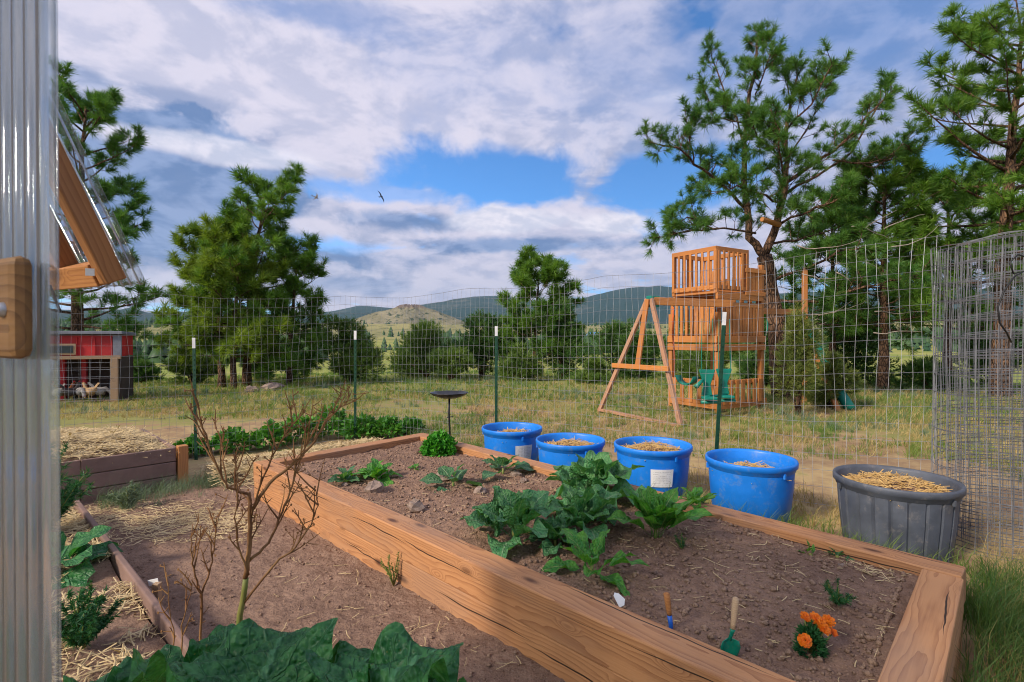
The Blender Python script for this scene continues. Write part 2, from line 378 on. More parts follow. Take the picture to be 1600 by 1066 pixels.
foliage('shrub_dark', (0.048, 0.132, 0.033), (0.121, 0.216, 0.046), scale=2, trans=.3)
foliage('grass_green', (0.090, 0.185, 0.030), (0.20, 0.275, 0.060), (0.31, 0.31, 0.10), scale=0.9, trans=0.35)
foliage('grass_dark', (0.045, 0.115, 0.030), (0.11, 0.19, 0.050), (0.22, 0.23, 0.08), scale=3, trans=0.3)
foliage('grass_dry', (0.34, 0.25, 0.10), (0.52, 0.40, 0.19), (0.24, 0.23, 0.08), scale=1.2, trans=0.3)
foliage('grass_blue', (0.10, 0.17, 0.10), (0.20, 0.26, 0.17), scale=2, trans=0.3)
foliage('potato_leaf', (0.040, 0.180, 0.025), (0.114, 0.312, 0.040), (0.175, 0.336, 0.046), scale=4, trans=0.3)
foliage('herb_leaf', (0.031, 0.204, 0.016), (0.086, 0.341, 0.026), scale=9, trans=0.3)
foliage('fern_leaf', (0.016, 0.090, 0.034), (0.047, 0.168, 0.051), scale=6, trans=0.3)
foliage('far_trees', (0.029, 0.078, 0.032), (0.073, 0.130, 0.042), scale=0.05, trans=0.1)
foliage('straw', (0.44, 0.26, 0.085), (0.66, 0.45, 0.18), (0.30, 0.17, 0.06), scale=14, trans=0.1, rough=0.55)
foliage('straw_pale', (0.50, 0.37, 0.19), (0.68, 0.54, 0.31), (0.30, 0.21, 0.11), scale=14, trans=0.1, rough=0.6)
foliage('twig', (0.17, 0.075, 0.030), (0.31, 0.165, 0.065), scale=7, trans=0.0, rough=0.7)
foliage('green_stem', (0.13, 0.20, 0.04), (0.26, 0.24, 0.07), scale=6, trans=0.1)
foliage('marigold_petal', (0.68, 0.11, 0.006), (0.80, 0.24, 0.010), (0.42, 0.03, 0.005), scale=40, trans=0.2)
foliage('far_grass', (0.1, 0.15, 0.04), (0.2, 0.2, 0.07), scale=1)

def leafmat(name, a, b, vein, gloss=0.46, trans=0.28, holes=False):
    m, gr = mat(name); uv = gr.node('ShaderNodeUVMap').outputs[0]
    c, cr, rnd = ocoord(gr); sp = gr.node('ShaderNodeSeparateXYZ', {0: uv})
    s_ = gr.math('ABSOLUTE', gr.math('SUBTRACT', sp.outputs[0], 0.5)); t_ = sp.outputs[1]
    rib = gr.ramp(s_, 0.045, 0.012)
    d = gr.math('SUBTRACT', gr.math('MULTIPLY', t_, 6.5), gr.math('MULTIPLY', s_, 5.0))
    d = gr.math('ADD', d, gr.math('MULTIPLY', gr.math('SUBTRACT', gr.noise(uv, 5, 2), .5), 0.7))
    side = gr.ramp(gr.math('ABSOLUTE', gr.math('SUBTRACT', gr.math('FRACT', d), 0.5)), 0.09, 0.0)
    n = gr.noise(cr, 17, 5, 0.65); bl = gr.ramp(gr.node('ShaderNodeTexVoronoi', {'Vector': cr, 'Scale': 70.0}, feature='SMOOTH_F1').outputs['Distance'], 0.0, 0.7, 1.0, 0.0)
    spot = gr.noise(cr, 45, 3, .6)
    cl = gr.mix(gr.ramp(n, 0.33, 0.68), a, b)
    cl = gr.mix(gr.math('MULTIPLY', rnd, 0.5), cl, gr.mix(1.0, cl, (1.45, 1.15, 0.75), 'MULTIPLY'))
    cl = gr.mix(gr.math('MULTIPLY', side, 0.6), cl, vein); cl = gr.mix(gr.math('MULTIPLY', rib, 0.8), cl, vein)
    cl = gr.mix(gr.math('MULTIPLY', gr.ramp(spot, .66, .74), .5), cl, (0.30, 0.27, 0.08))
    h = gr.math('SUBTRACT', gr.math('MULTIPLY', bl, 0.9), gr.math('MULTIPLY', gr.math('MAXIMUM', side, rib), 0.9))
    bs = pbsdf(gr, cl, gr.ramp(n, .3, .7, gloss-.05, gloss+.16), h, 0.8, 0.010, 0.45)
    tl = gr.node('ShaderNodeBsdfTranslucent'); gr.put(tl.inputs[0], gr.mix(1.0, cl, (1.6, 1.7, 0.5), 'MULTIPLY'))
    mx = gr.node('ShaderNodeMixShader', {0: trans}); gr.l.new(bs, mx.inputs[1]); gr.l.new(tl.outputs[0], mx.inputs[2])
    out(gr, mx.outputs[0]); return m
leafmat('kale_leaf', (0.034, 0.165, 0.062), (0.115, 0.310, 0.125), (0.24, 0.40, 0.22), trans=.25)
leafmat('chard_leaf', (0.032, 0.190, 0.030), (0.110, 0.340, 0.046), (0.28, 0.42, 0.14))
leafmat('rhubarb_leaf', (0.012, 0.100, 0.036), (0.060, 0.235, 0.080), (0.10, 0.30, 0.14), gloss=0.42)
leafmat('cabbage_leaf', (0.032, 0.135, 0.058), (0.09, 0.23, 0.105), (0.30, 0.42, 0.24))
leafmat('yellow_leaf', (0.40, 0.30, 0.02), (0.55, 0.42, 0.05), (0.5, 0.45, 0.12))

# bark, rock, soil
m, gr = mat('bark'); c, cr, rnd = ocoord(gr)
v = gr.node('ShaderNodeTexVoronoi', {'Vector': gr.vmath('MULTIPLY', c, (1, 1, 0.35)), 'Scale': 16.0}, feature='DISTANCE_TO_EDGE').outputs[0]
n = gr.noise(c, 9, 5, .65)
cl = gr.mix(gr.ramp(n, .3, .7), (0.085, 0.05, 0.034), (0.22, 0.125, 0.075)); cl = gr.mix(gr.ramp(v, 0.12, 0.0), cl, (0.03, 0.02, 0.016))
out(gr, pbsdf(gr, cl, 0.9, gr.math('ADD', gr.ramp(v, 0, .2), gr.math('MULTIPLY', n, .6)), 0.8, 0.03, 0.2))
plain('dead_wood', (0.30, 0.25, 0.21), 0.85, 0.3, 9, 0.3, 40)
plain('rock', (0.25, 0.185, 0.15), 0.88, 0.35, 14, 0.7, 45, dirt=((0.16, 0.10, 0.075), 0.6))
plain('pale_stone', (0.55, 0.50, 0.45), 0.85, 0.2, 14, 0.3, 45)
def soil(name, a, b, pale):
    m, gr = mat(name); p = gpos(gr)
    n = gr.noise(p, 2.0, 6, 0.6); f = gr.noise(p, 55, 6, 0.7); q = gr.noise(p, 14, 4, 0.6)
    cl = gr.mix(gr.ramp(gr.math('ADD', gr.math('MULTIPLY', n, .5), gr.math('MULTIPLY', q, .5)), 0.36, 0.64), a, b)
    f2 = gr.noise(p, 130, 5, 0.75)
    cl = gr.mix(gr.math('MULTIPLY', gr.ramp(f, 0.46, 0.32), .75), cl, (a[0]*.42, a[1]*.40, a[2]*.40))
    cl = gr.mix(gr.math('MULTIPLY', gr.ramp(f2, 0.56, 0.70), .75), cl, pale)
    cl = gr.mix(gr.math('MULTIPLY', gr.ramp(f, 0.60, 0.74), .6), cl, pale)
    h = gr.math('ADD', gr.math('MULTIPLY', f, 0.6), gr.math('MULTIPLY', gr.noise(p, 20, 4, .6), 1.0))
    out(gr, pbsdf(gr, cl, 0.95, h, 1.0, 0.03, 0.15))
soil('bed_soil', (0.205, 0.122, 0.086), (0.320, 0.200, 0.142), (0.46, 0.33, 0.24))
soil('clod_soil', (0.29, 0.185, 0.13), (0.40, 0.265, 0.19), (0.5, 0.37, 0.28))
soil('path_soil', (0.210, 0.130, 0.094), (0.325, 0.210, 0.152), (0.47, 0.34, 0.255))

# the ground: straw-dry yard, greener meadow, sage valley, forested ridges (land cover by place)
m, gr = mat('terrain'); p = gpos(gr)
dist = gr.vmath('LENGTH', gr.vmath('MULTIPLY', p, (1, 1, 0)))
n1 = gr.noise(p, 0.55, 6, .62); n2 = gr.noise(p, 3.1, 6, .65); n3 = gr.noise(p, 40, 5, .7)
yard = gr.mix(gr.ramp(gr.math('ADD', gr.math('MULTIPLY', n1, .45), gr.math('MULTIPLY', n2, .55)), .38, .62), (0.27, 0.175, 0.105), (0.46, 0.335, 0.165))
grn = gr.ramp(gr.math('ADD', gr.math('ADD', n1, gr.math('MULTIPLY', gr.math('SUBTRACT', n2, .5), .5)), gr.ramp(dist, 6, 14, -0.14, 0.13)), .44, .58)
yard = gr.mix(gr.math('MULTIPLY', grn, 0.75), yard, (0.185, 0.215, 0.055))
yard = gr.mix(gr.math('MULTIPLY', gr.ramp(n3, .55, .7), .5), yard, (0.46, 0.35, 0.19))
m1 = gr.noise(p, 0.03, 5, .6); m2 = gr.noise(p, 0.25, 5, .65)
mead = gr.mix(gr.ramp(gr.math('ADD', gr.math('MULTIPLY', m1, .6), gr.math('MULTIPLY', m2, .4)), .38, .62), (0.205, 0.250, 0.052), (0.34, 0.325, 0.095))
k1 = gr.noise(p, 0.006, 6, .62); k2 = gr.noise(p, 0.035, 5, .7)
sage = gr.mix(gr.ramp(k1, .4, .62), (0.30, 0.27, 0.11), (0.20, 0.195, 0.085))
sage = gr.mix(gr.ramp(k2, .56, .62), sage, (0.045, 0.07, 0.03))
b1 = gr.noise(p, 0.0016, 6, .6); b2 = gr.noise(p, 0.012, 5, .7)
forest = gr.mix(gr.ramp(gr.math('ADD', gr.math('MULTIPLY', b1, .6), gr.math('MULTIPLY', b2, .4)), .54, .66), (0.012, 0.042, 0.030), (0.085, 0.090, 0.065))
cl = gr.mix(gr.ramp(gr.math('ADD', dist, gr.math('MULTIPLY', gr.math('SUBTRACT', n1, .5), 14)), 13, 24), yard, mead)
cl = gr.mix(gr.ramp(dist, 220, 420), cl, sage)
cl = gr.mix(gr.ramp(dist, 1900, 2400), cl, forest)
h = gr.math('MULTIPLY', gr.math('ADD', gr.math('MULTIPLY', n3, .5), n2), gr.ramp(dist, 60, 20))
out(gr, pbsdf(gr, cl, 0.95, h, 0.6, 0.03, 0.1))
m, gr = mat('butte_rock'); p = gpos(gr)
k = gr.noise(p, 0.02, 6, .68); z_ = gr.node('ShaderNodeSeparateXYZ', {0: p}).outputs[2]
kk = gr.noise(p, 0.05, 5, .7)
cl = gr.mix(gr.ramp(k, .35, .65), (0.17, 0.155, 0.085), (0.27, 0.235, 0.145)); cl = gr.mix(gr.ramp(kk, .53, .60), cl, (0.045, 0.065, 0.032))
top = gr.ramp(gr.math('ADD', z_, gr.math('MULTIPLY', kk, 22)), 94, 106); cl = gr.mix(gr.math('MULTIPLY', top, .8), cl, (0.17, 0.115, 0.095))
out(gr, pbsdf(gr, cl, 0.95, k, 0.8, 6.0, 0.1))

# ------------------------------------------------------------------ terrain
def smooth(a, b, x): t = np.clip((x-a)/(b-a), 0, 1); return t*t*(3-2*t)
def vnoise(x, y, seed=0):
    xi, yi = np.floor(x).astype(np.int64), np.floor(y).astype(np.int64); xf, yf = x-xi, y-yi
    def hsh(a, b):
        k = (a*374761393 + b*668265263 + seed*1442695041) & 0x7fffffff
        k = ((k ^ (k >> 13))*1274126177) & 0x7fffffff
        return ((k ^ (k >> 16)) & 0xffff)/65535.0
    u_, v_ = xf*xf*(3-2*xf), yf*yf*(3-2*yf)
    return (hsh(xi, yi)*(1-u_)+hsh(xi+1, yi)*u_)*(1-v_)+(hsh(xi, yi+1)*(1-u_)+hsh(xi+1, yi+1)*u_)*v_
def fbm(x, y, o=4, seed=0):
    s = 0; a = .5
    for i in range(o): s = s+a*(vnoise(x*2**i, y*2**i, seed+i)-.5)*2; a *= .5
    return s
RX = np.array([-900, -300, 0, 180, 203, 232, 300, 480, 520, 556, 580, 620, 690, 740, 790, 840, 900, 950, 985, 1030, 1062, 1150, 1300, 1600, 2200], float)
RY = np.array([470, 472, 480, 484, 480, 489, 487, 494, 487, 480, 481, 484, 473, 465, 462, 470, 472, 459, 452, 447, 452, 462, 455, 460, 465], float)
def terrain(x, y):
    x = np.asarray(x, float); y = np.asarray(y, float); d = np.hypot(x, y); ang = np.arctan2(x, y)
    h = np.interp(d, [0, 17, 26, 45, 90, 220, 420, 800, 1500, 3000, 9000], [0, 0, -.35, -1.5, -2.2, -3.2, 3.5, 20, 28, 40, 60])
    h = h + fbm(x*.06, y*.06, 3, 5)*.25*smooth(15, 40, d) + fbm(x*.006, y*.006, 4, 9)*7*smooth(250, 700, d)
    h = h + fbm(x*.25, y*.25, 3, 2)*.035*smooth(6.5, 10, d)
    front = np.cos(ang) > 0.2
    px = np.where(front, 800+F*np.tan(np.where(front, ang, 0)), np.where(ang > 0, 2200, -900))
    pk = (HZ-np.interp(px, RX, RY))/F*4600*np.maximum(np.cos(ang), .45)
    rid = pk*(1+fbm(x*.0016, y*.0016, 5, 21)*.10)
    s_ = np.where(d < 4600, smooth(2300, 4600, d+fbm(x*.0012, y*.0012, 4, 33)*500), 1-.5*smooth(4600, 7000, d))
    h = h*(1-s_) + (rid)*s_ + fbm(x*.002, y*.002, 5, 41)*40*smooth(2300, 3200, d)*(1-smooth(4000, 4600, d))
    return h
def th(x, y): return float(terrain(np.array([x]), np.array([y]))[0])
angs = np.concatenate([np.linspace(-R(62), R(62), 460), np.linspace(R(62), 2*math.pi-R(62), 90)[1:-1]])
rads = np.concatenate([[0.3], np.geomspace(0.8, 8500, 165)])
A, D = np.meshgrid(angs, rads); X = D*np.sin(A); Y = D*np.cos(A); Z = terrain(X, Y)
na, nd_ = len(angs), len(rads)
V = np.stack([X, Y, Z], -1).reshape(-1, 3)
i, j = np.meshgrid(np.arange(nd_-1), np.arange(na), indexing='ij'); j2 = (j+1) % na
Q = np.stack([i*na+j, (i+1)*na+j, (i+1)*na+j2, i*na+j2], -1).reshape(-1, 4)[:, ::-1]
V = np.vstack([V, [[0, 0, 0]]])
go = np_mesh('ground', V, Q, M['terrain'], smooth=True, k=4)
tag(go, 'dry grassy yard running out into the meadow and wooded ridges', 'ground', kind='structure')

# flat topped butte in the valley
bc = P(652, 528, 1500); nb = 64; V = []; Q = []
prof = [(0, 104), (14, 106), (24, 103), (32, 95), (48, 88), (70, 78), (95, 65), (120, 51), (145, 37), (170, 23), (200, 6), (260, -30)]
for jx, (r_, z_) in enumerate(prof):
    for k in range(nb):
        a = k*2*math.pi/nb; s = 1+.22*math.sin(2*a+.4)+.10*math.sin(5*a+jx*.4)+rng.uniform(-.04, .04)
        V.append((bc.x+r_*1.15*s*math.cos(a)-18, bc.y+r_*s*math.sin(a), 1.45+z_*0.90+rng.uniform(-3.5, 3.5)*(r_ > 5)))
for jx in range(len(prof)-1):
    for k in range(nb): Q.append((jx*nb+k, (jx+1)*nb+k, (jx+1)*nb+(k+1) % nb, jx*nb+(k+1) % nb))
tag(np_mesh('butte_hill', V, Q, M['butte_rock'], smooth=True, k=4), 'pale bare hill with a rocky crown in the far valley', 'hill', kind='structure')

# distant woods: low conifers scattered over valley and slopes
def far_tree(V, T, x, y, z, h, r, n=7):
    for (z0, z1, rr) in ((.0, .5, 1.0), (.25, .78, .85), (.52, 1.0, .6)):
        b = len(V); ph = rng.random()*6
        for k in range(n):
            a = ph+k*2*math.pi/n; q = rr*r*rng.uniform(.65, 1.15)
            V.append((x+q*math.cos(a), y+q*math.sin(a), z+h*(z0+rng.uniform(-.05, .08))))
        V.append((x+rng.uniform(-.1, .1)*r, y, z+h*z1))
        for k in range(n): T.append((b+k, b+(k+1) % n, b+n))
V = []; T = []; cnt = 0
r_ = np.random.default_rng(5); d_ = np.exp(r_.uniform(math.log(75), math.log(2300), 40000)); q_ = r_.uniform(-1.15, 1.15, 40000); x_ = q_*d_
c_ = fbm(x_/(40+d_*.12), d_/(60+d_*.2), 3, 77); z_a = terrain(x_, d_)
for d, q, c, z in zip(d_, q_, c_, z_a):
    if cnt >= 5200: break
    px = 800+F*q
    if 180 < px < 310 and 100 < d < 260: continue
    if 575 < px < 640 and 110 < d < 900 and rng.random() < .9: continue
    if 430 < px < 620 and 300 < d < 700 and rng.random() < .7: continue
    if c < 0.02 - (0.14 if d > 900 else 0) + (0.1 if d < 140 else 0): continue
    hh = rng.uniform(2.2, 5.5)*(1 if d < 200 else 1.5)
    far_tree(V, T, q*d, d, z-.3, hh, hh*rng.uniform(.30, .48), 6); cnt += 1
tag(np_mesh('distant_woods', V, T, M['far_trees']), 'far scattered conifers dotting the valley and slopes', 'woods', kind='stuff')

hh_ = P(930, 523, 240); house = empty('distant_house', (hh_.x, 240, th(hh_.x, 240)), 0.3, label='far small house with a bright blue roof among trees', cat='house')
z0 = HC+(HZ-523)/F*240 - th(hh_.x, 240)
MB().box((0, 0, z0/2-.4), (6, 5, z0-.2)).build('wall', M['far_wall'], house)
MB().add([(-3.6, -3, z0-.6), (3.6, -3, z0-.6), (3.6, 3, z0-.6), (-3.6, 3, z0-.6), (-3.4, 0, z0+1.2), (3.4, 0, z0+1.2)], [(0, 1, 5, 4), (2, 3, 4, 5), (0, 4, 3), (1, 2, 5), (3, 2, 1, 0)]).build('roof', M['roof_blue'], house)

# ------------------------------------------------------------------ trees
def tufts(cent, axis, L, n, wd, spread=1.15, seglen=0.10, seed=0):
    """needle brushes: n thin needles fanned round each twig end"""
    r_ = np.random.default_rng(seed); N = len(cent); cent = np.asarray(cent, float); axis = np.asarray(axis, float)
    axis = axis/np.linalg.norm(axis, axis=1, keepdims=True)
    L = np.broadcast_to(np.asarray(L, float), (N,))
    ref = np.where(np.abs(axis[:, 2:3]) < .9, np.array([[0, 0, 1.]]), np.array([[1., 0, 0]]))
    e1 = np.cross(axis, ref); e1 /= np.linalg.norm(e1, axis=1, keepdims=True); e2 = np.cross(axis, e1)
    ph = r_.uniform(0, 2*np.pi, (N, n)); th_ = r_.uniform(0.12, 1, (N, n))**.75*spread
    dirs = axis[:, None]*np.cos(th_)[..., None] + (e1[:, None]*np.cos(ph)[..., None]+e2[:, None]*np.sin(ph)[..., None])*np.sin(th_)[..., None]
    base = cent[:, None]+axis[:, None]*(r_.uniform(-1, .25, (N, n))*seglen)[..., None]
    ln = (L[:, None]*r_.uniform(.7, 1.1, (N, n)))[..., None]
    side = np.cross(dirs, r_.normal(size=(N, n, 3))); side /= np.linalg.norm(side, axis=2, keepdims=True)+1e-9
    a = base-side*wd/2; b = base+side*wd/2; mid = base+dirs*ln*.55; c = base+dirs*ln; c[..., 2] -= (ln[..., 0]*.10)
    V = np.stack([a+dirs*ln*.08, b+dirs*ln*.08, c], 2).reshape(-1, 3)
    return V, np.arange(len(V)).reshape(-1, 3)
def polyline(p0, d0, L, n, wander, lift, r_):
    pts = [Vector(p0)]; d = Vector(d0).normalized()
    for k in range(n):
        d = (d+Vector((r_.uniform(-1, 1), r_.uniform(-1, 1), r_.uniform(-1, 1)))*wander+Vector((0, 0, lift))).normalized()
        pts.append(pts[-1]+d*L/n)
    return pts
def limb_foliage(mb, pts, r0, ends, r_, twigL, ntw, start=.3, lift=.12, sub=True):
    """twigs off a limb; collects tuft positions in ends"""
    n = len(pts)-1
    mb.tube(pts, [max(.006, r0*(1-.85*k/n)) for k in range(n+1)], 5)
    for k in range(ntw):
        t = start+(1-start)*(k+r_.random())/ntw; i_ = min(int(t*n), n-1); p = pts[i_].lerp(pts[i_+1], t*n-i_)
        ax = (pts[i_+1]-pts[i_]).normalized()
        sd = Vector((r_.gauss(0, 1), r_.gauss(0, 1), r_.gauss(.25, .7))); sd = (sd-ax*sd.dot(ax)).normalized()
        tw = polyline(p, ax*.75+sd, twigL*r_.uniform(.5, 1.15)*(1.15-.5*t), 4, .16, lift, r_)
        mb.tube(tw, [.011, .009, .008, .006, .005], 3, False)
        ends.append((tw[-1], tw[-1]-tw[-2]))
        if sub:
            for q in range(r_.choice((2, 2, 3))):
                j_ = r_.choice((2, 3)); sd2 = Vector((r_.gauss(0, 1), r_.gauss(0, 1), r_.gauss(.3, .6))).normalized()
                s2 = polyline(tw[j_], (tw[j_]-tw[j_-1]).normalized()*.7+sd2, twigL*r_.uniform(.22, .5), 2, .12, lift, r_)
                mb.tube(s2, [.007, .006, .005], 3, False); ends.append((s2[-1], s2[-1]-s2[-2]))
    ends.append((pts[-1], pts[-1]-pts[-2]))
def finish_tree(root, wood_mb, ends, L, n, wd, needle, seed, spread=1.2, bark='bark'):
    r_ = np.random.default_rng(seed)
    V, T = tufts([tuple(e[0]) for e in ends], [tuple(e[1].normalized()+Vector((0, 0, .12))) for e in ends], L*r_.uniform(.75, 1.2, len(ends)), n, wd, spread, L*.6, seed)
    inv_ = Vector(root.location); V = V-np.array(inv_)
    np_mesh('crown', V, T, M[needle], root)
    wood_mb.v = [tuple(Vector(v)-inv_) for v in wood_mb.v]
    wood_mb.build('trunk', M[bark], root, smooth=True)
def pine(name, label, base, H, cr, start=.3, nb=26, seed=1, L=.2, n=60, wd=.013, needle='pine_needles', group=None, lean=(0, 0), r0=None, ntw=5, shape=.7, tl=.5, cat='tree'):
    r_ = random.Random(seed); base = Vector(base); root = empty(name, base, 0, label=label, cat=cat, group=group)
    mb = MB(); r0 = r0 or H*.022; ends = []
    tr_ = [base+Vector((0, 0, -.3))]
    for k in range(1, 13):
        t = k/12; tr_.append(base+Vector((lean[0]*t*t+r_.uniform(-.03, .03)*H*.15, lean[1]*t*t+r_.uniform(-.03, .03)*H*.15, H*t)))
    mb.tube(tr_, [r0*(1.25 if k == 0 else 1)*(1-.9*k/12) + .01 for k in range(13)], 9)
    for k in range(nb):
        t = start+(0.99-start)*(k+r_.random()*.7)/nb; i_ = min(int(t*12), 11); p = tr_[i_].lerp(tr_[i_+1], t*12-i_)
        a = k*2.4+r_.uniform(-.5, .5); tt = (t-start)/(1-start)
        rr = cr*(math.sin(math.pi*min(1, (.25+.75*(1-tt))**shape*.5+.02)))*r_.uniform(.6, 1.12)*(0.75+.25*min(1, tt*5))
        el = -.12+.75*tt+r_.uniform(-.15, .2)
        d = Vector((math.cos(a)*math.cos(el), math.sin(a)*math.cos(el), math.sin(el)))
        limb_foliage(mb, polyline(p, d, max(.3, rr), 6, .11, .06, r_), r0*(.24 if tt < .5 else .17), ends, r_, tl*(.6+.5*(1-tt)), ntw, .32)
    finish_tree(root, mb, ends, L, n, wd, needle, seed)
    return root

# the big open-crowned pine behind the play tower, limbs laid out one by one
def big_pine():
    r_ = random.Random(5); Y0 = 12.6; base = G(1228, 600); base = Vector(((1222-800)/F*Y0, Y0, 0))
    root = empty('pine_tree', base, 0, label='tall open-crowned pine with forked trunk rising behind the wooden play tower', cat='tree', group='pine trees')
    mb = MB(); ends = []
    def L_(pts, r0, r1, ntw=6, tw=.62, start=.3, fol=True):
        q = []; n = len(pts)
        for k, (px, py, dy) in enumerate(pts): q.append(P(px, py, Y0+dy))
        fine = []
        for k in range(n-1):
            for s in range(3): fine.append(q[k].lerp(q[k+1], s/3)+Vector((r_.uniform(-.03, .03), r_.uniform(-.05, .05), r_.uniform(-.03, .03))))
        fine.append(q[-1]); m_ = len(fine)-1
        mb.tube(fine, [r0+(r1-r0)*k/m_ for k in range(m_+1)], 7)
        if fol: limb_foliage(mb, fine, r1*.6+.01, ends, r_, tw, ntw, start)
    L_([(1222, 640, 0), (1218, 560, 0), (1208, 470, 0), (1194, 400, 0)], .24, .18, fol=False)
    L_([(1194, 402, 0), (1172, 372, .1), (1164, 300, .2), (1164, 240, .2), (1166, 170, .2), (1180, 95, .1), (1185, 58, 0)], .105, .02, 40, .66, .15)
    L_([(1194, 402, 0), (1216, 350, -.2), (1226, 290, -.2), (1228, 230, -.1), (1232, 170, 0), (1246, 115, .1)], .105, .02, 38, .68, .15)
    for pts, r0, nt in [
        ([(1228, 285, 0), (1265, 262, -.2), (1315, 225, -.5), (1350, 185, -.7), (1398, 140, -.9)], .09, 12),
        ([(1230, 300, 0), (1275, 275, .4), (1330, 240, .9), (1370, 165, 1.1), (1385, 150, 1.2)], .07, 8),
        ([(1300, 250, .2), (1345, 256, .5), (1390, 250, .7), (1425, 205, .9)], .045, 8),
        ([(1330, 255, .4), (1370, 262, .5), (1410, 225, .6), (1430, 240, .6)], .03, 5),
        ([(1168, 330, .2), (1130, 290, -.2), (1085, 255, -.6), (1060, 232, -.9), (1012, 222, -1.2)], .08, 11),
        ([(1085, 255, -.6), (1075, 210, -.7), (1068, 185, -.8)], .03, 4),
        ([(1165, 245, .2), (1150, 185, .5), (1125, 130, .6), (1108, 75, .7)], .05, 9),
        ([(1140, 170, .5), (1110, 165, .3), (1095, 130, .2)], .03, 4),
        ([(1165, 195, .2), (1130, 185, -.4), (1110, 185, -.7), (1098, 190, -.8)], .03, 5),
        ([(1230, 200, 0), (1265, 165, -.4), (1285, 130, -.6), (1302, 98, -.7)], .045, 8),
        ([(1228, 250, 0), (1260, 200, .8), (1290, 150, 1.3), (1300, 112, 1.4)], .04, 7),
        ([(1168, 280, .2), (1120, 255, .8), (1092, 300, 1.0), (1065, 330, 1.1)], .04, 7),
        ([(1180, 365, 0), (1130, 358, -.5), (1080, 362, -.8), (1020, 372, -1.0)], .05, 10),
        ([(1120, 358, -.5), (1075, 340, -.7), (1040, 355, -.9)], .025, 5),
        ([(1216, 350, 0), (1250, 335, -.8), (1290, 320, -1.5), (1330, 300, -1.9)], .06, 10),
        ([(1222, 320, 0), (1180, 300, -.9), (1150, 290, -1.6), (1130, 300, -1.9)], .05, 8),
        ([(1226, 300, 0), (1220, 262, -.9), (1215, 222, -1.4), (1210, 175, -1.6)], .045, 8),
        ([(1205, 380, 0), (1260, 372, .8), (1310, 355, 1.4), (1350, 330, 1.6)], .06, 9),
        ([(1204, 440, 0), (1260, 420, -.9), (1310, 395, -1.5), (1350, 385, -1.9)], .07, 10),
        ([(1208, 470, 0), (1280, 470, -.6), (1330, 455, -1.3), (1390, 440, -1.9), (1440, 430, -2.3)], .07, 11),
        ([(1210, 500, 0), (1270, 505, .9), (1330, 510, 1.2), (1385, 500, 1.4)], .06, 10),
        ([(1180, 150, .1), (1195, 110, -.5), (1206, 70, -.6)], .03, 5),
        ([(1232, 160, 0), (1225, 120, .5), (1220, 98, .6)], .03, 5),
        ([(1190, 240, .2), (1180, 215, -1.0), (1176, 190, -1.5)], .03, 5)]:
        L_(pts, r0*.55, .012, int(nt*2.1), .58, .15)
    finish_tree(root, mb, ends, .20, 70, .0118, 'pine_dark', 3, 1.3)
    mb2 = MB()   # bare dead twigs and the stub of a sawn limb
    for k in range(16):
        p = P(r_.uniform(1215, 1420), r_.uniform(340, 520), 11.4+r_.uniform(-.6, .4)); a = r_.uniform(-.6, .9)
        pts = polyline(p, (math.cos(a), r_.uniform(-.4, .4), math.sin(a)*.6-.2), r_.uniform(.6, 1.3), 7, .28, .02, r_)
        mb2.tube([q-base for q in pts], [.014, .013, .012, .010, .008, .006, .005, .004], 5)
    mb2.build('dead_branch', M['dead_wood'], root, smooth=True)
    sb = MB().tube([P(1217, 352, 12.42)-base, P(1203, 347, 12.25)-base, P(1190, 343, 12.1)-base], [.07, .06, .055], 10); sb.build('sawn_limb', M['frame_wood'], root)
big_pine()

PG = 'pine trees'
def gp(px, Y): x = (px-800)/F*Y; return (x, Y, th(x, Y))
def hgt(py, Y): return HC+(HZ-py)/F*Y
def pin(px, Y, top, cr, label, **k):
    b = gp(px, Y); return pine('pine_tree', label, b, hgt(top, Y)-b[2], cr, group=PG, **k)
pin(386, 15.5, 305, 2.0, 'tallest pine of the clump left of the pale hill, dark single trunk', start=.13, nb=38, seed=21, L=0.270, n=48, wd=0.0201, ntw=7, lean=(.55, 0), tl=.62, needle='pine_needles')
pin(346, 15.2, 368, 1.75, 'shorter bright pine leaning left at the left side of the clump', start=.15, nb=28, seed=22, L=0.281, n=48, wd=0.0201, ntw=7, lean=(-.25, 0), tl=.6, needle='pine_yellow')
pin(364, 14.6, 400, 1.55, 'low pine squeezed in the middle of the left clump', start=.22, nb=22, seed=24, L=0.270, n=48, wd=0.0201, ntw=7, lean=(.2, 0), tl=.58, needle='pine_yellow')
pin(452, 16.4, 400, 1.5, 'pine with drooping boughs on the right of the left clump', start=.12, nb=24, seed=26, L=0.259, n=48, wd=0.0201, ntw=7, lean=(.3, 0), tl=.6, needle='pine_needles')
pin(120, 16, 165, 2.5, 'big dark pine behind the greenhouse vent and red coop', start=.12, nb=46, seed=23, L=0.292, n=48, wd=0.0212, ntw=7, tl=.7, needle='pine_dark', lean=(.3, 0))
pin(836, 19.5, 424, 1.85, 'round-topped pine standing in mid view behind the fence', start=.15, nb=34, seed=31, L=0.302, n=48, wd=0.0236, ntw=7, tl=.62, lean=(.15, 0), needle='pine_needles')
pin(1380, 14, 272, 1.75, 'slim pine between the big pine and the wire roll', start=.28, nb=44, seed=33, L=0.259, n=48, wd=0.0189, ntw=7, tl=.6, needle='pine_needles')
pin(1565, 12.5, 35, 2.7, 'tall pine cut by the right edge of the picture', start=.30, nb=58, seed=36, L=0.259, n=48, wd=0.0189, ntw=7, tl=.6, needle='pine_needles', lean=(.5, 0))
pin(1480, 15, 300, 2.0, 'dark pine filling the gap behind the wire roll', start=.3, nb=28, seed=37, L=0.270, n=48, wd=0.0212, ntw=7, tl=.65, needle='pine_dark')
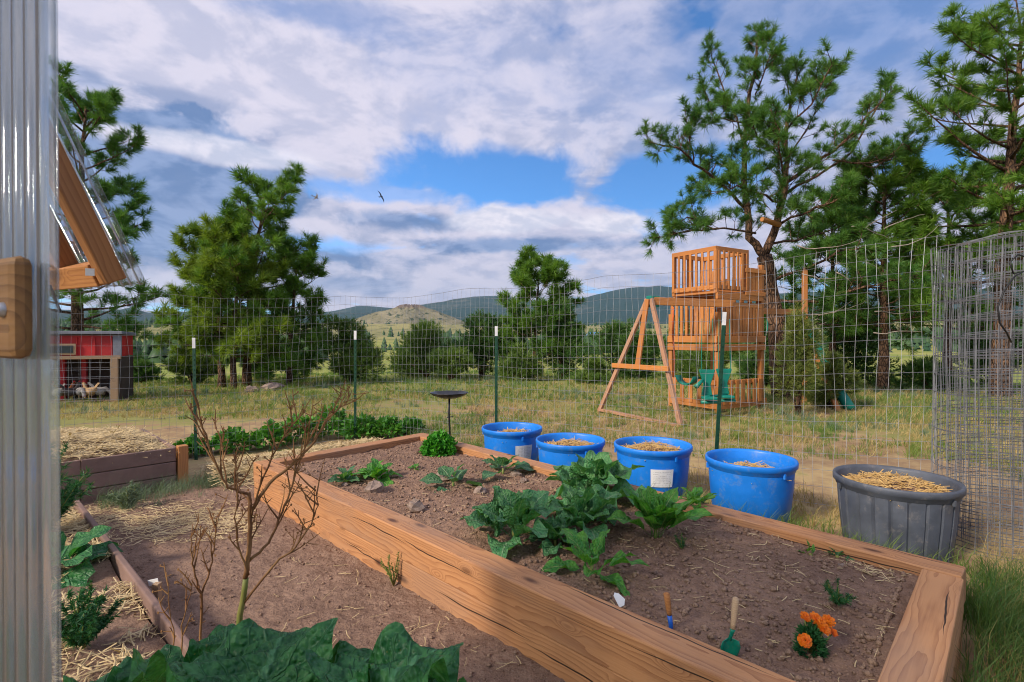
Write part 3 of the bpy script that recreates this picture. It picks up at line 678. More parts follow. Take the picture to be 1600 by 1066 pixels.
pin(1300, 16, 345, 2.3, 'broad dark pine behind the right side of the play tower', start=.25, nb=26, seed=38, L=0.270, n=48, wd=0.0212, ntw=7, tl=.65, needle='pine_dark')
pin(1655, 16, 250, 2.8, 'pine crown showing low at the right frame edge', start=.15, nb=38, seed=39, L=0.281, n=48, wd=0.0224, ntw=7, tl=.7, needle='pine_dark')

def bush(name, label, base, rx, rz, n, seed, needle, L=.12, wd=.012, per=16, clumps=9, cat='shrub', group='junipers and shrubs', stem=True, up=.5):
    """dense shrub: many leafy sprays spread through clumped lobes"""
    r_ = np.random.default_rng(seed); base = Vector(base); root = empty(name, base, 0, label=label, cat=cat, group=group)
    cs = []; 
    for k in range(clumps):
        a = r_.uniform(0, 6.28); q = r_.uniform(.1, .62)*rx; t = r_.uniform(.18, .80)
        cs.append((q*math.cos(a)*(1.15-t*.6), q*math.sin(a)*(1.15-t*.6), rz*t, rx*r_.uniform(.34, .55)*(1.15-.5*t), rz*r_.uniform(.16, .28)))
    cs.append((0, 0, rz*.82, rx*.28, rz*.2))
    C_, A_ = [], []
    for k in range(n):
        c = cs[r_.integers(len(cs))]; v = r_.normal(size=3); v /= np.linalg.norm(v); f = r_.uniform(.55, 1.05)
        p = np.array([c[0]+v[0]*c[3]*f, c[1]+v[1]*c[3]*f, max(.03, c[2]+v[2]*c[4]*f)])
        C_.append(p); A_.append(v*np.array([1, 1, .6])+np.array([0, 0, up])+r_.normal(size=3)*.25)
    V, T = tufts(C_, A_, L*r_.uniform(.7, 1.4, n), per, wd, .75, L*.9, seed)
    np_mesh('foliage', V, T, M[needle], root)
    if stem:
        mb = MB(); q = random.Random(seed)
        for k in range(7):
            c = cs[k % len(cs)]
            mb.tube([(q.uniform(-.06, .06)*rx, q.uniform(-.06, .06)*rx, -.05), (c[0]*.4, c[1]*.4, c[2]*.5), (c[0], c[1], c[2])], [.022*rx+.008, .015*rx+.006, .005], 5)
        mb.build('stem', M['bark'], root, smooth=True)
    return root
def bsh(px, Y, top, wpx, label, seed, needle, n=900, **k):
    b = gp(px, Y); return bush('juniper_bush', label, b, wpx/2/F*Y, hgt(top, Y)-b[2], n, seed, needle, **k)
bsh(548, 16.5, 500, 125, 'wide dark juniper right of the left pine clump, behind the second post', 51, 'juniper', 1500, L=.17, wd=.02)
bsh(455, 19, 525, 90, 'dark shrub half hidden between pine clump and wide juniper', 52, 'shrub_dark', 800, L=.17, wd=.02)
bsh(300, 17.5, 545, 95, 'low juniper left of the pine trunks', 53, 'juniper', 900, L=.16, wd=.02)
bsh(225, 19, 563, 75, 'small bush beside the red coop, at the meadow edge', 54, 'shrub_dark', 600, L=.16, wd=.02)
bsh(668, 21, 503, 165, 'broad juniper left of the round-topped pine', 55, 'juniper', 1500, L=.20, wd=.024)
bsh(752, 20, 490, 150, 'tall dark juniper directly behind the third fence post', 56, 'shrub_dark', 1400, L=.20, wd=.024)
bsh(640, 24, 540, 70, 'smaller juniper in front of the grassy slope', 57, 'shrub_dark', 600, L=.2, wd=.024)
bsh(882, 18.5, 470, 130, 'juniper crowding the right foot of the round-topped pine', 58, 'shrub_dark', 1300, L=.19, wd=.022)
bsh(930, 16.5, 562, 80, 'low shrub behind the left leg of the swing frame', 59, 'juniper', 700, L=.15, wd=.018)
bsh(1000, 19, 520, 110, 'shrub seen through the swing frame', 60, 'shrub_dark', 1100, L=.18, wd=.022)
bsh(1110, 17, 530, 130, 'shrub seen under the play tower deck', 61, 'juniper', 1200, L=.17, wd=.02)
bsh(1247, 9.6, 474, 92, 'pointed yellow-green juniper beside the play tower', 62, 'juniper_yellow', 1500, L=.10, wd=.009, clumps=24, per=13)
bsh(1302, 10.6, 550, 90, 'low yellowish juniper to the right of the pointed one', 63, 'juniper_yellow', 1100, L=.09, wd=.011)
bsh(1450, 15, 560, 120, 'low dark shrub in the shade of the right-hand pines', 64, 'shrub_dark', 800, L=.15, wd=.018)
bsh(1200, 15.5, 500, 100, 'dark shrub behind the right corner of the play tower', 65, 'shrub_dark', 900, L=.17, wd=.02)
bsh(1330, 17, 480, 130, 'tall shadowy shrub behind the low yellowish juniper', 66, 'shrub_dark', 1100, L=.18, wd=.022)
bsh(1560, 17.5, 470, 150, 'dense dark shrub behind the wire roll', 67, 'shrub_dark', 1200, L=.18, wd=.022)

bsh(705, 17.5, 545, 100, 'lower juniper in front of the broad one, left of the third post', 69, 'juniper', 800, L=.17, wd=.021)
bsh(812, 17.2, 535, 105, 'low juniper at the left foot of the round-topped pine', 70, 'juniper', 800, L=.17, wd=.021)
bsh(410, 20, 530, 90, 'shrub behind the boulders and pine trunks', 72, 'shrub_dark', 700, L=.19, wd=.023)
bsh(1060, 22, 495, 120, 'tall shrub behind the swing beam', 73, 'shrub_dark', 800, L=.2, wd=.025)
bsh(960, 24, 500, 110, 'far dark shrub left of the swing frame', 74, 'shrub_dark', 700, L=.22, wd=.027)

# ------------------------------------------------------------------ raised bed
ZT = 0.34; TW = 0.155
Lc = Vector((-2.317, 4.577)); dA = Vector((2.986, -2.898)).normalized()
Fc = Vector((-1.045, 6.02)); Rc = Vector((2.215, 2.49))
dB = (Rc-Fc).normalized(); nA = Vector((-dA.y, dA.x)); nB = Vector((dB.y, -dB.x))   # nA, nB point inward
endv = Vector((-.699, -.715)).normalized()
def isect(p, d, q, e):
    k = (q-p).cross(e)/d.cross(e) if False else ((q.x-p.x)*e.y-(q.y-p.y)*e.x)/(d.x*e.y-d.y*e.x); return p+d*k
Nc = isect(Lc, dA, Rc, endv)
bed = empty('raised_bed', (Lc.x, Lc.y, 0), label='long raised garden bed of stacked honey-brown timbers filled with soil', cat='garden bed')
bi = bed.location
def bt(a, b, z0, z1, inward, sh=0.0, bev=.007):
    a, b = Vector((a.x, a.y)), Vector((b.x, b.y)); o_ = inward*TW/2
    zc = (z0+z1)/2
    return timber('timber', (a.x+o_.x-bi.x, a.y+o_.y-bi.y, zc), (b.x+o_.x-bi.x, b.y+o_.y-bi.y, zc+sh), TW, z1-z0, M['timber_wood'], bed, bev)
dE = (Fc-Lc).normalized(); nE = Vector((dE.y, -dE.x)); nR = -Vector((-endv.y, endv.x))
if nR.dot(Lc-Rc) < 0: nR = -nR
if nE.dot(Rc-Lc) < 0: nE = -nE
if nA.dot(Fc-Lc) < 0: nA = -nA
if nB.dot(Lc-Fc) < 0: nB = -nB
zm = 0.165
bt(Lc, Nc+dA*.05, zm+.003, ZT, nA); bt(Lc+nA*.006, Nc+dA*.05+nA*.006, -.05, zm, nA)
bt(Fc-dB*.0, Rc, zm+.003, ZT-.006, nB); bt(Fc+nB*.006, Rc+nB*.006-dB*.01, -.05, zm, nB)
a0 = Lc+nA*(TW+.004); b0 = isect(Lc, dE, Fc+nB*(TW+.004), dB)
bt(a0, b0, zm+.003, ZT-.004, nE); bt(a0+nE*.005, b0+nE*.005, -.05, zm, nE)
a1 = isect(Rc, endv, Rc+nB*(TW+.004), dB); b1 = isect(Rc, endv, Lc+nA*(TW+.004), dA)
bt(a1, b1, zm+.003, ZT-.010, nR); bt(a1+nR*.005, b1+nR*.005, -.05, zm, nR)

def bil(u, v):     # bed interior coordinates
    c00, c10, c11, c01 = Lc+nA*.08+nE*.08, Nc+nA*.08-dA*.05, Rc+nB*.08-dB*.08, Fc+nB*.08+nE*.05
    return (c00*(1-u)+c10*u)*(1-v)+(c01*(1-u)+c11*u)*v
def patch(name, quad, nu, nv, zf, mt, parent=None, **k):
    us = np.linspace(0, 1, nu); vs = np.linspace(0, 1, nv); U, W = np.meshgrid(us, vs, indexing='ij')
    q = [np.array(c) for c in quad]
    XY = ((q[0]*(1-U[..., None])+q[1]*U[..., None])*(1-W[..., None])+(q[3]*(1-U[..., None])+q[2]*U[..., None])*W[..., None])
    Zp = zf(XY[..., 0], XY[..., 1], U, W); V = np.concatenate([XY, Zp[..., None]], -1).reshape(-1, 3)
    i, j = np.meshgrid(np.arange(nu-1), np.arange(nv-1), indexing='ij'); b = i*nv+j
    Qd = np.stack([b, b+nv, b+nv+1, b+1], -1).reshape(-1, 4)
    o = np_mesh(name, V, Qd, M[mt], parent, smooth=True, k=4); return o
def soil_z(x, y): return 0.282+fbm(x*1.7, y*1.7, 3, 3)*.022+fbm(x*9, y*9, 4, 8)*.017+fbm(x*38, y*38, 3, 13)*.011
quad = [tuple(Lc+nA*.08+nE*.08), tuple(Nc+nA*.08), tuple(Rc+nB*.08-dB*.05), tuple(Fc+nB*.08+nE*.03)]
so_ = patch('bed_soil', quad, 420, 150, lambda x, y, u, v: soil_z(x, y), 'bed_soil')
tag(so_, 'crumbly brown soil filling the long raised bed', 'soil', kind='structure')
def sz(x, y): return float(soil_z(np.array([x]), np.array([y]))[0])
# bare dirt between the beds
dq = [(-3.95, 4.49), (0.35, 0.56), (2.6, 0.9), (-2.4, 5.9)]
def dirt_z(x, y): return 0.020+fbm(x*1.3, y*1.3, 3, 61)*.018+fbm(x*8, y*8, 4, 62)*.014+fbm(x*38, y*38, 3, 63)*.010
dp = patch('dirt_path', dq, 420, 160, lambda x, y, u, v: np.where((u < .01) | (u > .99) | (v < .01) | (v > .99), -.03, dirt_z(x, y)), 'path_soil')
tag(dp, 'bare brown dirt path between the timber bed and straw bed', 'path', kind='structure')

# crumbs of soil, one mass
def crumbs(name, pts, smin, smax, mt, seed, label, cat):
    r_ = np.random.default_rng(seed); V = []; T = []
    base = np.array([(1, 0, 0), (-1, 0, 0), (0, 1, 0), (0, -1, 0), (0, 0, 1), (0, 0, -1)], float)
    fs = [(0, 2, 4), (2, 1, 4), (1, 3, 4), (3, 0, 4), (2, 0, 5), (1, 2, 5), (3, 1, 5), (0, 3, 5)]
    for (x, y, z) in pts:
        s = smin*(smax/smin)**(r_.random()**2.2); q = base*s*r_.uniform(.6, 1.25, (6, 1))*np.array([1, 1, .75])
        a = r_.uniform(0, 6.28); ca, sa = math.cos(a), math.sin(a); q = np.stack([q[:, 0]*ca-q[:, 1]*sa, q[:, 0]*sa+q[:, 1]*ca, q[:, 2]], -1)
        b = len(V); V += [tuple(v) for v in q+np.array([x, y, z+s*.25])]; T += [(f[0]+b, f[1]+b, f[2]+b) for f in fs]
    return tag(np_mesh(name, V, T, M[mt]), label, cat, kind='stuff')
pts = np.array([tuple(bil(min(.97, max(.04, rng.random()**.8)), rng.uniform(.06, .94))) for k in range(7500)])
pts = np.column_stack([pts, soil_z(pts[:, 0], pts[:, 1])])
crumbs('soil_crumbs', pts, .004, .020, 'clod_soil', 4, 'small clods scattered over the soil in the raised bed', 'soil')
u, v = nr.random((5200, 1)), nr.random((5200, 1)); q = [np.array(c) for c in dq]; xy = (q[0]*(1-u)+q[1]*u)*(1-v)+(q[3]*(1-u)+q[2]*u)*v
pts = np.column_stack([xy, dirt_z(xy[:, 0], xy[:, 1])])
crumbs('path_crumbs', pts, .003, .014, 'clod_soil', 5, 'small clods and grit on the dirt path', 'soil')

# ------------------------------------------------------------------ straw
def straw(name, pts, L, wd, mt, seed, label=None, cat='straw', parent=None, tilt=.25, kind='stuff'):
    r_ = np.random.default_rng(seed); N = len(pts); c = np.asarray(pts, float)
    a = r_.uniform(0, 2*np.pi, N); el = r_.normal(0, tilt, N); ln = L*r_.uniform(.35, 1.15, N)
    d = np.stack([np.cos(a)*np.cos(el), np.sin(a)*np.cos(el), np.sin(el)], -1); s = np.stack([-np.sin(a), np.cos(a), np.zeros(N)], -1)
    n_ = np.cross(d, s); w_ = wd*r_.uniform(.5, 1.3, N)
    bend = r_.normal(0, .06, N)[:, None]*s*ln[:, None]
    sec = []
    for t, b in ((-.5, 0), (0, 1), (.5, 0)):
        o = c+d*(ln*t)[:, None]+bend*b
        sec += [o-s*(w_/2)[:, None], o+n_*(w_*.45)[:, None], o+s*(w_/2)[:, None]]
    V = np.stack(sec, 1).reshape(-1, 3); b = (np.arange(N)*9)[:, None]
    Q = np.concatenate([b+np.array([[0, 1, 4, 3]]), b+np.array([[1, 2, 5, 4]]), b+np.array([[3, 4, 7, 6]]), b+np.array([[4, 5, 8, 7]])], 0)
    o = np_mesh(name, V, Q, M[mt], parent, k=4)
    if parent is None: tag(o, label, cat, kind=kind)
    return o

# ------------------------------------------------------------------ tubs
tub_mesh = {}
def tub(px, rimy, D, H, mt, label, group=None, ribs=0, paper=None, fill=.04, dark=False, seed=1):
    Y = F*(HC-H)/(rimy-HZ); x = (px-800)/F*Y; r1 = D/2; r0 = r1*.86
    root = empty('tub' if not ribs else 'ribbed_tub', (x, Y, 0), label=label, cat='tub', group=group)
    wob = (lambda a, j: 1-(.035 if (a*ribs/(2*math.pi)+1e-6) % 1 < .12 else 0)) if ribs else None
    t = .010
    body = MB().lathe([(.001, .01), (r0*.93, .008), (r0, .03), (r0+(r1-r0)*.55, H*.55), (r1*.965, H-.075)], 176 if ribs else 56, wob if ribs else None)
    body.lathe([(r1*.965-t, H-.075), (r1*.935-t, H*.6), (r0-t*.5, .1), (.001, .1)], 56)
    body.build('body', M[mt], root, smooth=not ribs)
    MB().lathe([(r1*.955, H-.080), (r1*.985, H-.072), (r1*1.0, H-.05), (r1*1.035, H-.042), (r1*1.04, H-.012), (r1*1.025, H), (r1*.985, H-.002), (r1*.962, H-.02), (r1*.945, H-.09)], 64).build('rim', M[mt], root, smooth=True)
    for k in range(3):
        a = -math.pi/2+.35+k*2.1; MB().box(((r1*1.0)*math.cos(a), r1*1.0*math.sin(a), H-.075), (.018, .018, .04), Matrix.Rotation(a, 3, 'Z')).build('rim_tab', M[mt], root, bevel=.003)
    sr = r1*.90; hz = H-fill
    MB().lathe([(.001, hz-.02), (sr*.5, hz-.035), (sr, hz-.06)], 40, lambda a, j: 1+.0*j).build('soil_fill', M['bed_soil'], root, smooth=True)
    q = random.Random(seed); pts = []
    for k in range(520):
        a = q.random()*6.283; rr = sr*.93*math.sqrt(q.random()); pts.append((rr*math.cos(a), rr*math.sin(a), hz-.028-.03*(rr/sr)**2+q.uniform(0, .022)*(1-.4*rr/sr)+ .012*math.sin(a*3+rr*20)))
    straw('straw_mulch', pts, .13, .0065, 'straw', seed, parent=root, tilt=.22).__setitem__('kind', 'stuff')
    if paper is not None:
        a = paper; rr = r0+(r1-r0)*.60+.006; n_ = 7; wv = .19; hv = .155; zc = H*.52
        mb = MB(); vs = []
        for jj in range(2):
            for ii in range(n_):
                aa = a+(ii/(n_-1)-.5)*wv/rr; r2 = rr+(jj-.5)*.018*1.2
                vs.append((r2*math.cos(aa), r2*math.sin(aa), zc+(jj-.5)*hv))
        c0 = Vector((rr*math.cos(a), rr*math.sin(a), zc)); rot = Matrix.Rotation(-(a+math.pi/2), 3, 'Z')
        mb.add([rot @ (Vector(v)-c0) for v in vs], [(ii, ii+1, n_+ii+1, n_+ii) for ii in range(n_-1)])
        o = mb.build('paper_label', M['written_paper'], root); o.location = c0; o.rotation_euler = (0, 0, a+math.pi/2)
        o['label'] = 'white paper label with faint handwriting'
        sm = o.modifiers.new('thick', 'SOLIDIFY'); sm.thickness = .001
    return root
TG = 'blue tubs behind the bed'
tub(800, 667, .645, .47, 'blue_plastic', 'farthest blue plastic tub, white paper label, next to a green fence post', TG, paper=-math.pi/2+.42, fill=.05, seed=1)
tub(891, 686, .645, .47, 'blue_plastic', 'second blue plastic tub, no label, mounded straw showing', TG, fill=.03, seed=2)
tub(1020, 693, .665, .49, 'blue_plastic', 'third blue plastic tub, square white paper label facing the kale', TG, paper=-math.pi/2-.02, fill=.02, seed=3)
tub(1173, 715, .655, .49, 'blue_plastic', 'nearest blue plastic tub, plain, beside the leaning fence post', TG, fill=.075, seed=4)
tub(1400, 746, .70, .50, 'grey_plastic', 'dark grey ribbed plastic tub full of straw', None, ribs=22, fill=.01, seed=5)

# ------------------------------------------------------------------ wire fence
fence = empty('wire_fence', (0, 6.5, 0), label='tall welded wire fence on green metal posts around the garden', cat='fence')
fl = Vector(fence.location)
path = [(-5.6, 4.75), (-4.7, 5.37), (-3.75, 6.1), (-2.2, 7.2), (-1.80, 7.52), (-0.2, 6.5), (.9, 5.68), (1.95, 4.92), (2.6, 4.40), (3.36, 3.98)]
tops = [1.93, 1.94, 1.93, 1.99, 2.04, 2.07, 2.08, 2.12, 2.16, 2.25]
cum = [0]
for a, b in zip(path[:-1], path[1:]): cum.append(cum[-1]+math.dist(a, b))
def fpt(s, t):
    """fence point at run s, height fraction t"""
    x = np.interp(s, cum, [p[0] for p in path]); y = np.interp(s, cum, [p[1] for p in path]); hp = np.interp(s, cum, tops)
    n1_ = float(fbm(np.array([s*1.1]), np.array([t*1.7]), 3, 90)[0]); n2_ = float(fbm(np.array([s*1.6]), np.array([t*.6+9]), 3, 91)[0])
    sag = -.035*abs(math.sin(s*1.55))*t*t
    return Vector((x+n1_*.035*(.4+t), y+n1_*.035*(.4+t), .03+t*hp+n2_*.030+sag))-fl
NROW = 16; S = cum[-1]
for k in range(NROW+1):
    t = (k/NROW)**.96
    pts = [fpt(s, t) for s in np.arange(0, S, .15)]+[fpt(S, t)]
    MB().tube(pts, .0017 if k < NROW else .0022, 3, False).build('horizontal_wire', M['galvanised'], fence)
s = 0.03
while s < S:
    pts = [fpt(s+.012*math.sin(k*1.3+s*9), k/8*1.004) for k in range(9)]
    MB().tube(pts, .0014, 3, False).build('vertical_wire', M['galvanised'], fence); s += .076+rng.uniform(-.004, .004)
for (bx_, by_), (tx, ty, Yt) in (((-3.75, 6.1), (305, 528, 6.1)), ((-2.2, 7.2), (556, 517, 7.2)), ((-.2, 6.5), (775.5, 510, 6.5)), ((1.93, 4.92), (1130, 488, 4.86))):
    top = P(tx, ty, Yt); b = Vector((bx_, by_-.03, -.1)); top.y -= .03
    d = top-b; tip = top-d.normalized()*.125
    def tpost(a, c, nm, mt, par):
        x = (c-a).normalized(); mb = MB(); 
        mb.bar(a-fl, c-fl, .036, .006, up=(0, 1, 0)); mb.bar(a-fl+Vector((0, .015, 0)), c-fl+Vector((0, .015, 0)), .007, .026, up=(0, 1, 0))
        if nm == 'post':
            L = (c-a).length; n = int(L/.06)
            for q in range(n): mb.box(a-fl+x*(q+.5)*.06+Vector((0, -.004, 0)), (.012, .006, .018))
        return mb.build(nm, M[mt], par)
    po = tpost(b, tip, 'post', 'post_green', fence); tpost(tip+d.normalized()*.001, top, 'white_tip', 'post_white', po)

# standing roll of spare fencing at the right
rc = Vector((3.46, 3.62, 0)); roll = empty('fencing_roll', rc, label='standing roll of spare galvanised wire fencing at the right edge', cat='wire roll')
TURN = 4.3
def rp(a, t):
    q = a/(2*math.pi*TURN); r_ = .20+.20*q+.014*math.sin(a*3.7+t*2)+.012*math.sin(a*1.3+t*5)
    return Vector((r_*math.cos(a+2.6)+.02*t*math.sin(a*2), r_*math.sin(a+2.6), .03+t*2.10+.03*math.sin(a*.9)))
for k in range(NROW+1):
    t = k/NROW; MB().tube([rp(a, t) for a in np.linspace(0, 2*math.pi*TURN, 150)], .0030, 3, False).build('horizontal_wire', M['dull_wire'], roll)
a = 0.0
while a < 2*math.pi*TURN:
    MB().tube([rp(a+.03*math.sin(k+a), k/6) for k in range(7)], .0016, 3, False).build('vertical_wire', M['dull_wire'], roll)
    a += .060/(.20+.20*a/(2*math.pi*TURN))
cb = MB().tube([P(1612, 405, 3.05), P(1590, 398, 3.05), P(1577, 410, 3.04), P(1583, 428, 3.03), P(1600, 424, 3.03), P(1585, 432, 3.02), P(1568, 455, 3.0), P(1559, 480, 3.0), P(1562, 505, 3.0), P(1573, 520, 3.02), P(1580, 535, 3.05)], .005, 6)
tag(cb.build('cable', M['rubber'], smooth=True), 'black cable looped over the wire roll', 'cable')

# bird bath dish on a thin stake
bb = empty('dish_stand', (P(702, 617, 6.35).x, 6.35, 0), label='shallow black dish on a thin stake by the far end of the bed', cat='bird bath')
MB().lathe([(.001, .70), (.10, .705), (.19, .735), (.225, .765), (.232, .772), (.22, .768), (.17, .74), (.001, .722)], 28, lambda a, j: 1+.05*math.sin(a*8)*(j > 1)).build('dish', M['black_metal'], bb, smooth=True)
MB().tube([(0, 0, -.05), (.006, 0, .25), (-.004, 0, .5), (.0, 0, .71)], .012, 7).build('stake', M['black_metal'], bb, smooth=True)
MB().tube([(-.03, 0, .46), (.05, 0, .475)], .006, 5).build('hook', M['black_metal'], bb)

# ------------------------------------------------------------------ play set
ax = Vector((.86, .51, 0)).normalized(); bx = Vector((.51, -.86, 0)).normalized()    # ax along the swing beam, bx towards the garden
C0 = Vector((3.98, 9.9, 0)); ps = empty('play_set', C0, label='orange-stained wooden play tower with swing beam and A-frame leg', cat='play set')
def W(a, b, z): return ax*a + bx*b + Vector((0, 0, z))      # a: along the beam, b: -depth, measured from the near corner
def tb(nm, p, q, wd, ht, mt='playset_wood', par=ps, up=(0, 0, 1), bev=.006): return timber(nm, p, q, wd, ht, M[mt], par, bev, up)
TWd, TLn = 1.15, 1.35
for (a, b, h_) in ((0, 0, 1.95), (0, -TWd, 1.95), (TLn, 0, 2.95), (TLn, -TWd, 2.95)):
    tb('corner_post', W(a, b, -.05), W(a, b, h_), .09, .09, up=tuple(ax))
for z in (1.26, 1.42):
    tb('deck_beam', W(-.06, .065, z), W(TLn+.06, .065, z), .035, .13); tb('deck_beam', W(-.065, .04, z), W(-.065, -TWd-.04, z), .035, .13)
for k in range(9): tb('deck_board', W(.07+k*.15, -.02, 1.50), W(.07+k*.15, -TWd+.02, 1.50), .14, .025)
for b_, n in ((0, 'front'), ): 
    tb('rail', W(.05, .05, 2.10), W(TLn-.05, .05, 2.10), .035, .09); 
for k in range(12):
    h0 = 2.06 + (0.0 if k > 2 else .02); tb('slat', W(.10+k*.105, .055, 1.49), W(.10+k*.105, .055, h0), .082, .02, up=tuple(bx))
tb('rail', W(-.055, -.05, 2.16), W(-.055, -TWd+.05, 2.16), .035, .09)
for k in range(9): tb('slat', W(-.075, -.07-k*.125, 1.49), W(-.075, -.07-k*.125, 2.14), .062 if k > 3 else .10, .02, up=tuple(ax))
for k in range(8): tb('slat', W(.06+k*.165, -TWd-.05, 1.49), W(.06+k*.165, -TWd-.05, 2.1), .06, .02, up=tuple(bx))
for k in range(6): tb('slat', W(TLn+.06, -.1-k*.19, 1.49), W(TLn+.06, -.1-k*.19, 2.75), .10, .02, up=tuple(ax))
for k in range(5): tb('slat', W(TLn-.55+k*.115, .055, 2.20), W(TLn-.55+k*.115, .055, 2.86), .10, .02, up=tuple(bx))
tb('rail', W(TLn-.62, .08, 2.34), W(TLn+.03, .08, 2.34), .03, .08); tb('rail', W(TLn-.62, .08, 2.80), W(TLn+.03, .08, 2.80), .03, .08)
# crow's nest hanging over the near corner
n0, n1w, n1l, zb, zt_ = -.02, .95, .80, 2.36, 3.16
tb('nest_floor', W(-.10, -.47, zb-.03), W(n1l+.4, -.47, zb-.03), 1.0, .04)
tb('nest_joist', W(-.12, .06, zb-.10), W(n1l+.5, .06, zb-.10), .05, .13); tb('nest_joist', W(-.12, -.98, zb-.10), W(n1l+.5, -.98, zb-.10), .05, .13)
for z in (zb+.06, zt_):
    for b in (.05, -n1w-.05): tb('nest_rail', W(-.10, b, z), W(n1l+.04, b, z), .05, .09)
    for a in (-.12, n1l+.03): tb('nest_rail', W(a, .07, z+.003), W(a, -n1w-.07, z+.003), .05, .09)
for k in range(8):
    for a in (-.145, n1l+.05): tb('nest_slat', W(a, .04-k*.145, zb+.03), W(a, .04-k*.145, zt_-.03), .055, .02, up=tuple(ax))
for k in range(7):
    for b in (.08, -n1w-.08): tb('nest_slat', W(-.06+k*.14, b, zb+.03), W(-.06+k*.14, b, zt_-.03), .055, .02, up=tuple(bx))
for a, b in ((-.1, .04), (-.1, -n1w-.04), (n1l, .04)): tb('nest_post', W(a, b, zb-.05), W(a, b, zt_-.02), .07, .07, up=tuple(ax))
# low picket rail under the deck
for (p, q) in ((W(0, .055, .58), W(TLn, .055, .58)), (W(-.055, 0, .58), W(-.055, -TWd, .58))): tb('rail', p, q, .035, .09)
tb('base_board', W(-.1, .06, .14), W(TLn+.1, .06, .14), .035, .14); tb('base_board', W(-.06, .05, .14), W(-.06, -TWd, .14), .035, .14)
for k in range(7): tb('picket', W(.12+k*.18, .085, .15), W(.12+k*.18, .085, .62), .10, .02, up=tuple(bx))
for k in range(5): tb('picket', W(-.085, -.16-k*.21, .15), W(-.085, -.16-k*.21, .62), .10, .02, up=tuple(ax))
# swing beam and A-frame
apex = P(1014, 466, 9.2)-C0; zb_ = apex.z-.04
tb('swing_beam', apex+Vector((.02, 0, -.05)), Vector((ax.x*.35-.1, ax.y*.35-.3, 2.10)), .09, .14)
MB().box((0, 0, 0), (.22, .13, .20), Matrix.Rotation(math.atan2(ax.y, ax.x), 3, 'Z')).build('beam_bracket', M['green_plastic'], ps, bevel=.012, loc=apex+ax*.10+Vector((0, 0, -.06)))
l1, l2 = G(936, 644)-C0, G(1064, 668)-C0
tb('frame_leg', apex+Vector((-.02, .03, -.02)), l1, .075, .06, 'leg_wood', up=tuple(ax)); tb('frame_leg', apex+Vector((.03, -.03, -.02)), l2, .075, .06, 'leg_wood', up=tuple(ax))
e1 = (apex*.43+l1*.57); e2 = (apex*.43+l2*.57); dd = (e2-e1).normalized()*.12; off = -ax*.075
tb('cross_bar', e1-dd+off, e2+dd+off, .035, .085); tb('center_brace', apex+Vector((-.02, 0, -.02))+off*.3, (e1+e2)/2+off*.4+Vector((-.05, .0, .02)), .035, .11, up=tuple(bx))
tb('ground_beam', l1+Vector((0, 0, .05)), l2+Vector((0, 0, .02)), .09, .05, 'leg_wood')
# post, ladder rails and slide on the far side
q0 = P(1257, 422, 11.4)-C0; q1 = P(1262, 640, 11.4)-C0
tb('tall_post', Vector((q0.x, q0.y, 0)), q0, .09, .09, up=(1, 0, 0)); tb('upper_beam', W(TLn, -.3, 2.02), Vector((q0.x, q0.y, 2.02)), .06, .12)
tb('ladder_rail', P(1262, 530, 11.2)-C0, P(1316, 655, 10.2)-C0, .05, .10, up=(1, 0, 0))
sl_ = MB().tube([P(1262, 520, 11.5)-C0, P(1285, 560, 11.1)-C0, P(1310, 610, 10.7)-C0, P(1330, 640, 10.3)-C0], .10, 8); sl_.build('slide', M['green_plastic'], ps, smooth=True)
tc_ = MB().tube([W(TLn+.10, .06, 1.7)+Vector((.03*math.cos(a), 0, .12*math.sin(a))) for a in np.linspace(-1.6, 1.6, 9)], .012, 6); tc_.build('grab_handle', M['green_plastic'], ps, smooth=True)
# swings
def chain(nm, a, b, par, mt='rope_orange', r_=.010): return MB().tube([a, a.lerp(b, .33), a.lerp(b, .66), b], r_, 5).build(nm, M[mt], par, smooth=True)
bs_c = apex+ax*1.0; bsw = empty('belt_swing', C0+Vector((bs_c.x, bs_c.y, .56)), label='dark green belt swing hanging at the A-frame end of the beam', cat='swing')
V_ = MB(); pr = [(-.22, .16), (-.16, .05), (-.06, 0), (.06, 0), (.16, .05), (.22, .16)]
vs = [bx*u+ax*s_+Vector((0, 0, z)) for (u, z) in pr for s_ in (-.08, .08)]
V_.add(vs, [(2*k, 2*k+1, 2*k+3, 2*k+2) for k in range(5)])
so2 = V_.build('seat', M['green_plastic'], bsw, smooth=True); sm = so2.modifiers.new('t', 'SOLIDIFY'); sm.thickness = .02
for s_ in (-1, 1): chain('chain', bx*(.22*s_)+Vector((0, 0, .16)), bx*(.2*s_)+Vector((0, 0, zb_-.62)), bsw, 'galvanised', .004)
gl_c = Vector(P(1119, 600, 9.25)); gsw = empty('glider_swing', (gl_c.x, gl_c.y, .40), label='teal green two-seat glider swing below the tower', cat='swing')
for s_ in (-1, 1):
    c = ax*(.27*s_)
    mb = MB(); mb.add([c+Vector(v) for v in [(-.11, 0, .02), (.11, 0, .02), (.07, .0, .25), (.15, 0, .50), (.17, 0, .56), (-.17, 0, .56), (-.15, 0, .50), (-.07, 0, .25)]], [tuple(range(8))])
    bk = mb.build('seat_back', M['green_plastic'], gsw); sm = bk.modifiers.new('t', 'SOLIDIFY'); sm.thickness = .06; bk.modifiers.new('b', 'BEVEL').width = .012
    MB().box(c+Vector((0, -.1, -.02)), (.26, .26, .06)).build('seat', M['green_plastic'], gsw, bevel=.02)
    MB().tube([c+Vector((-.18, -.12, -.10)), c+Vector((.18, -.12, -.10))], .035, 8).build('foot_rest', M['green_plastic'], gsw, smooth=True)
    for e in (-1, 1): MB().tube([c+Vector((.13*e, 0, .5)), c+Vector((.11*e, .02, 1.62))], .008, 5).build('hanger', M['green_plastic'], gsw)
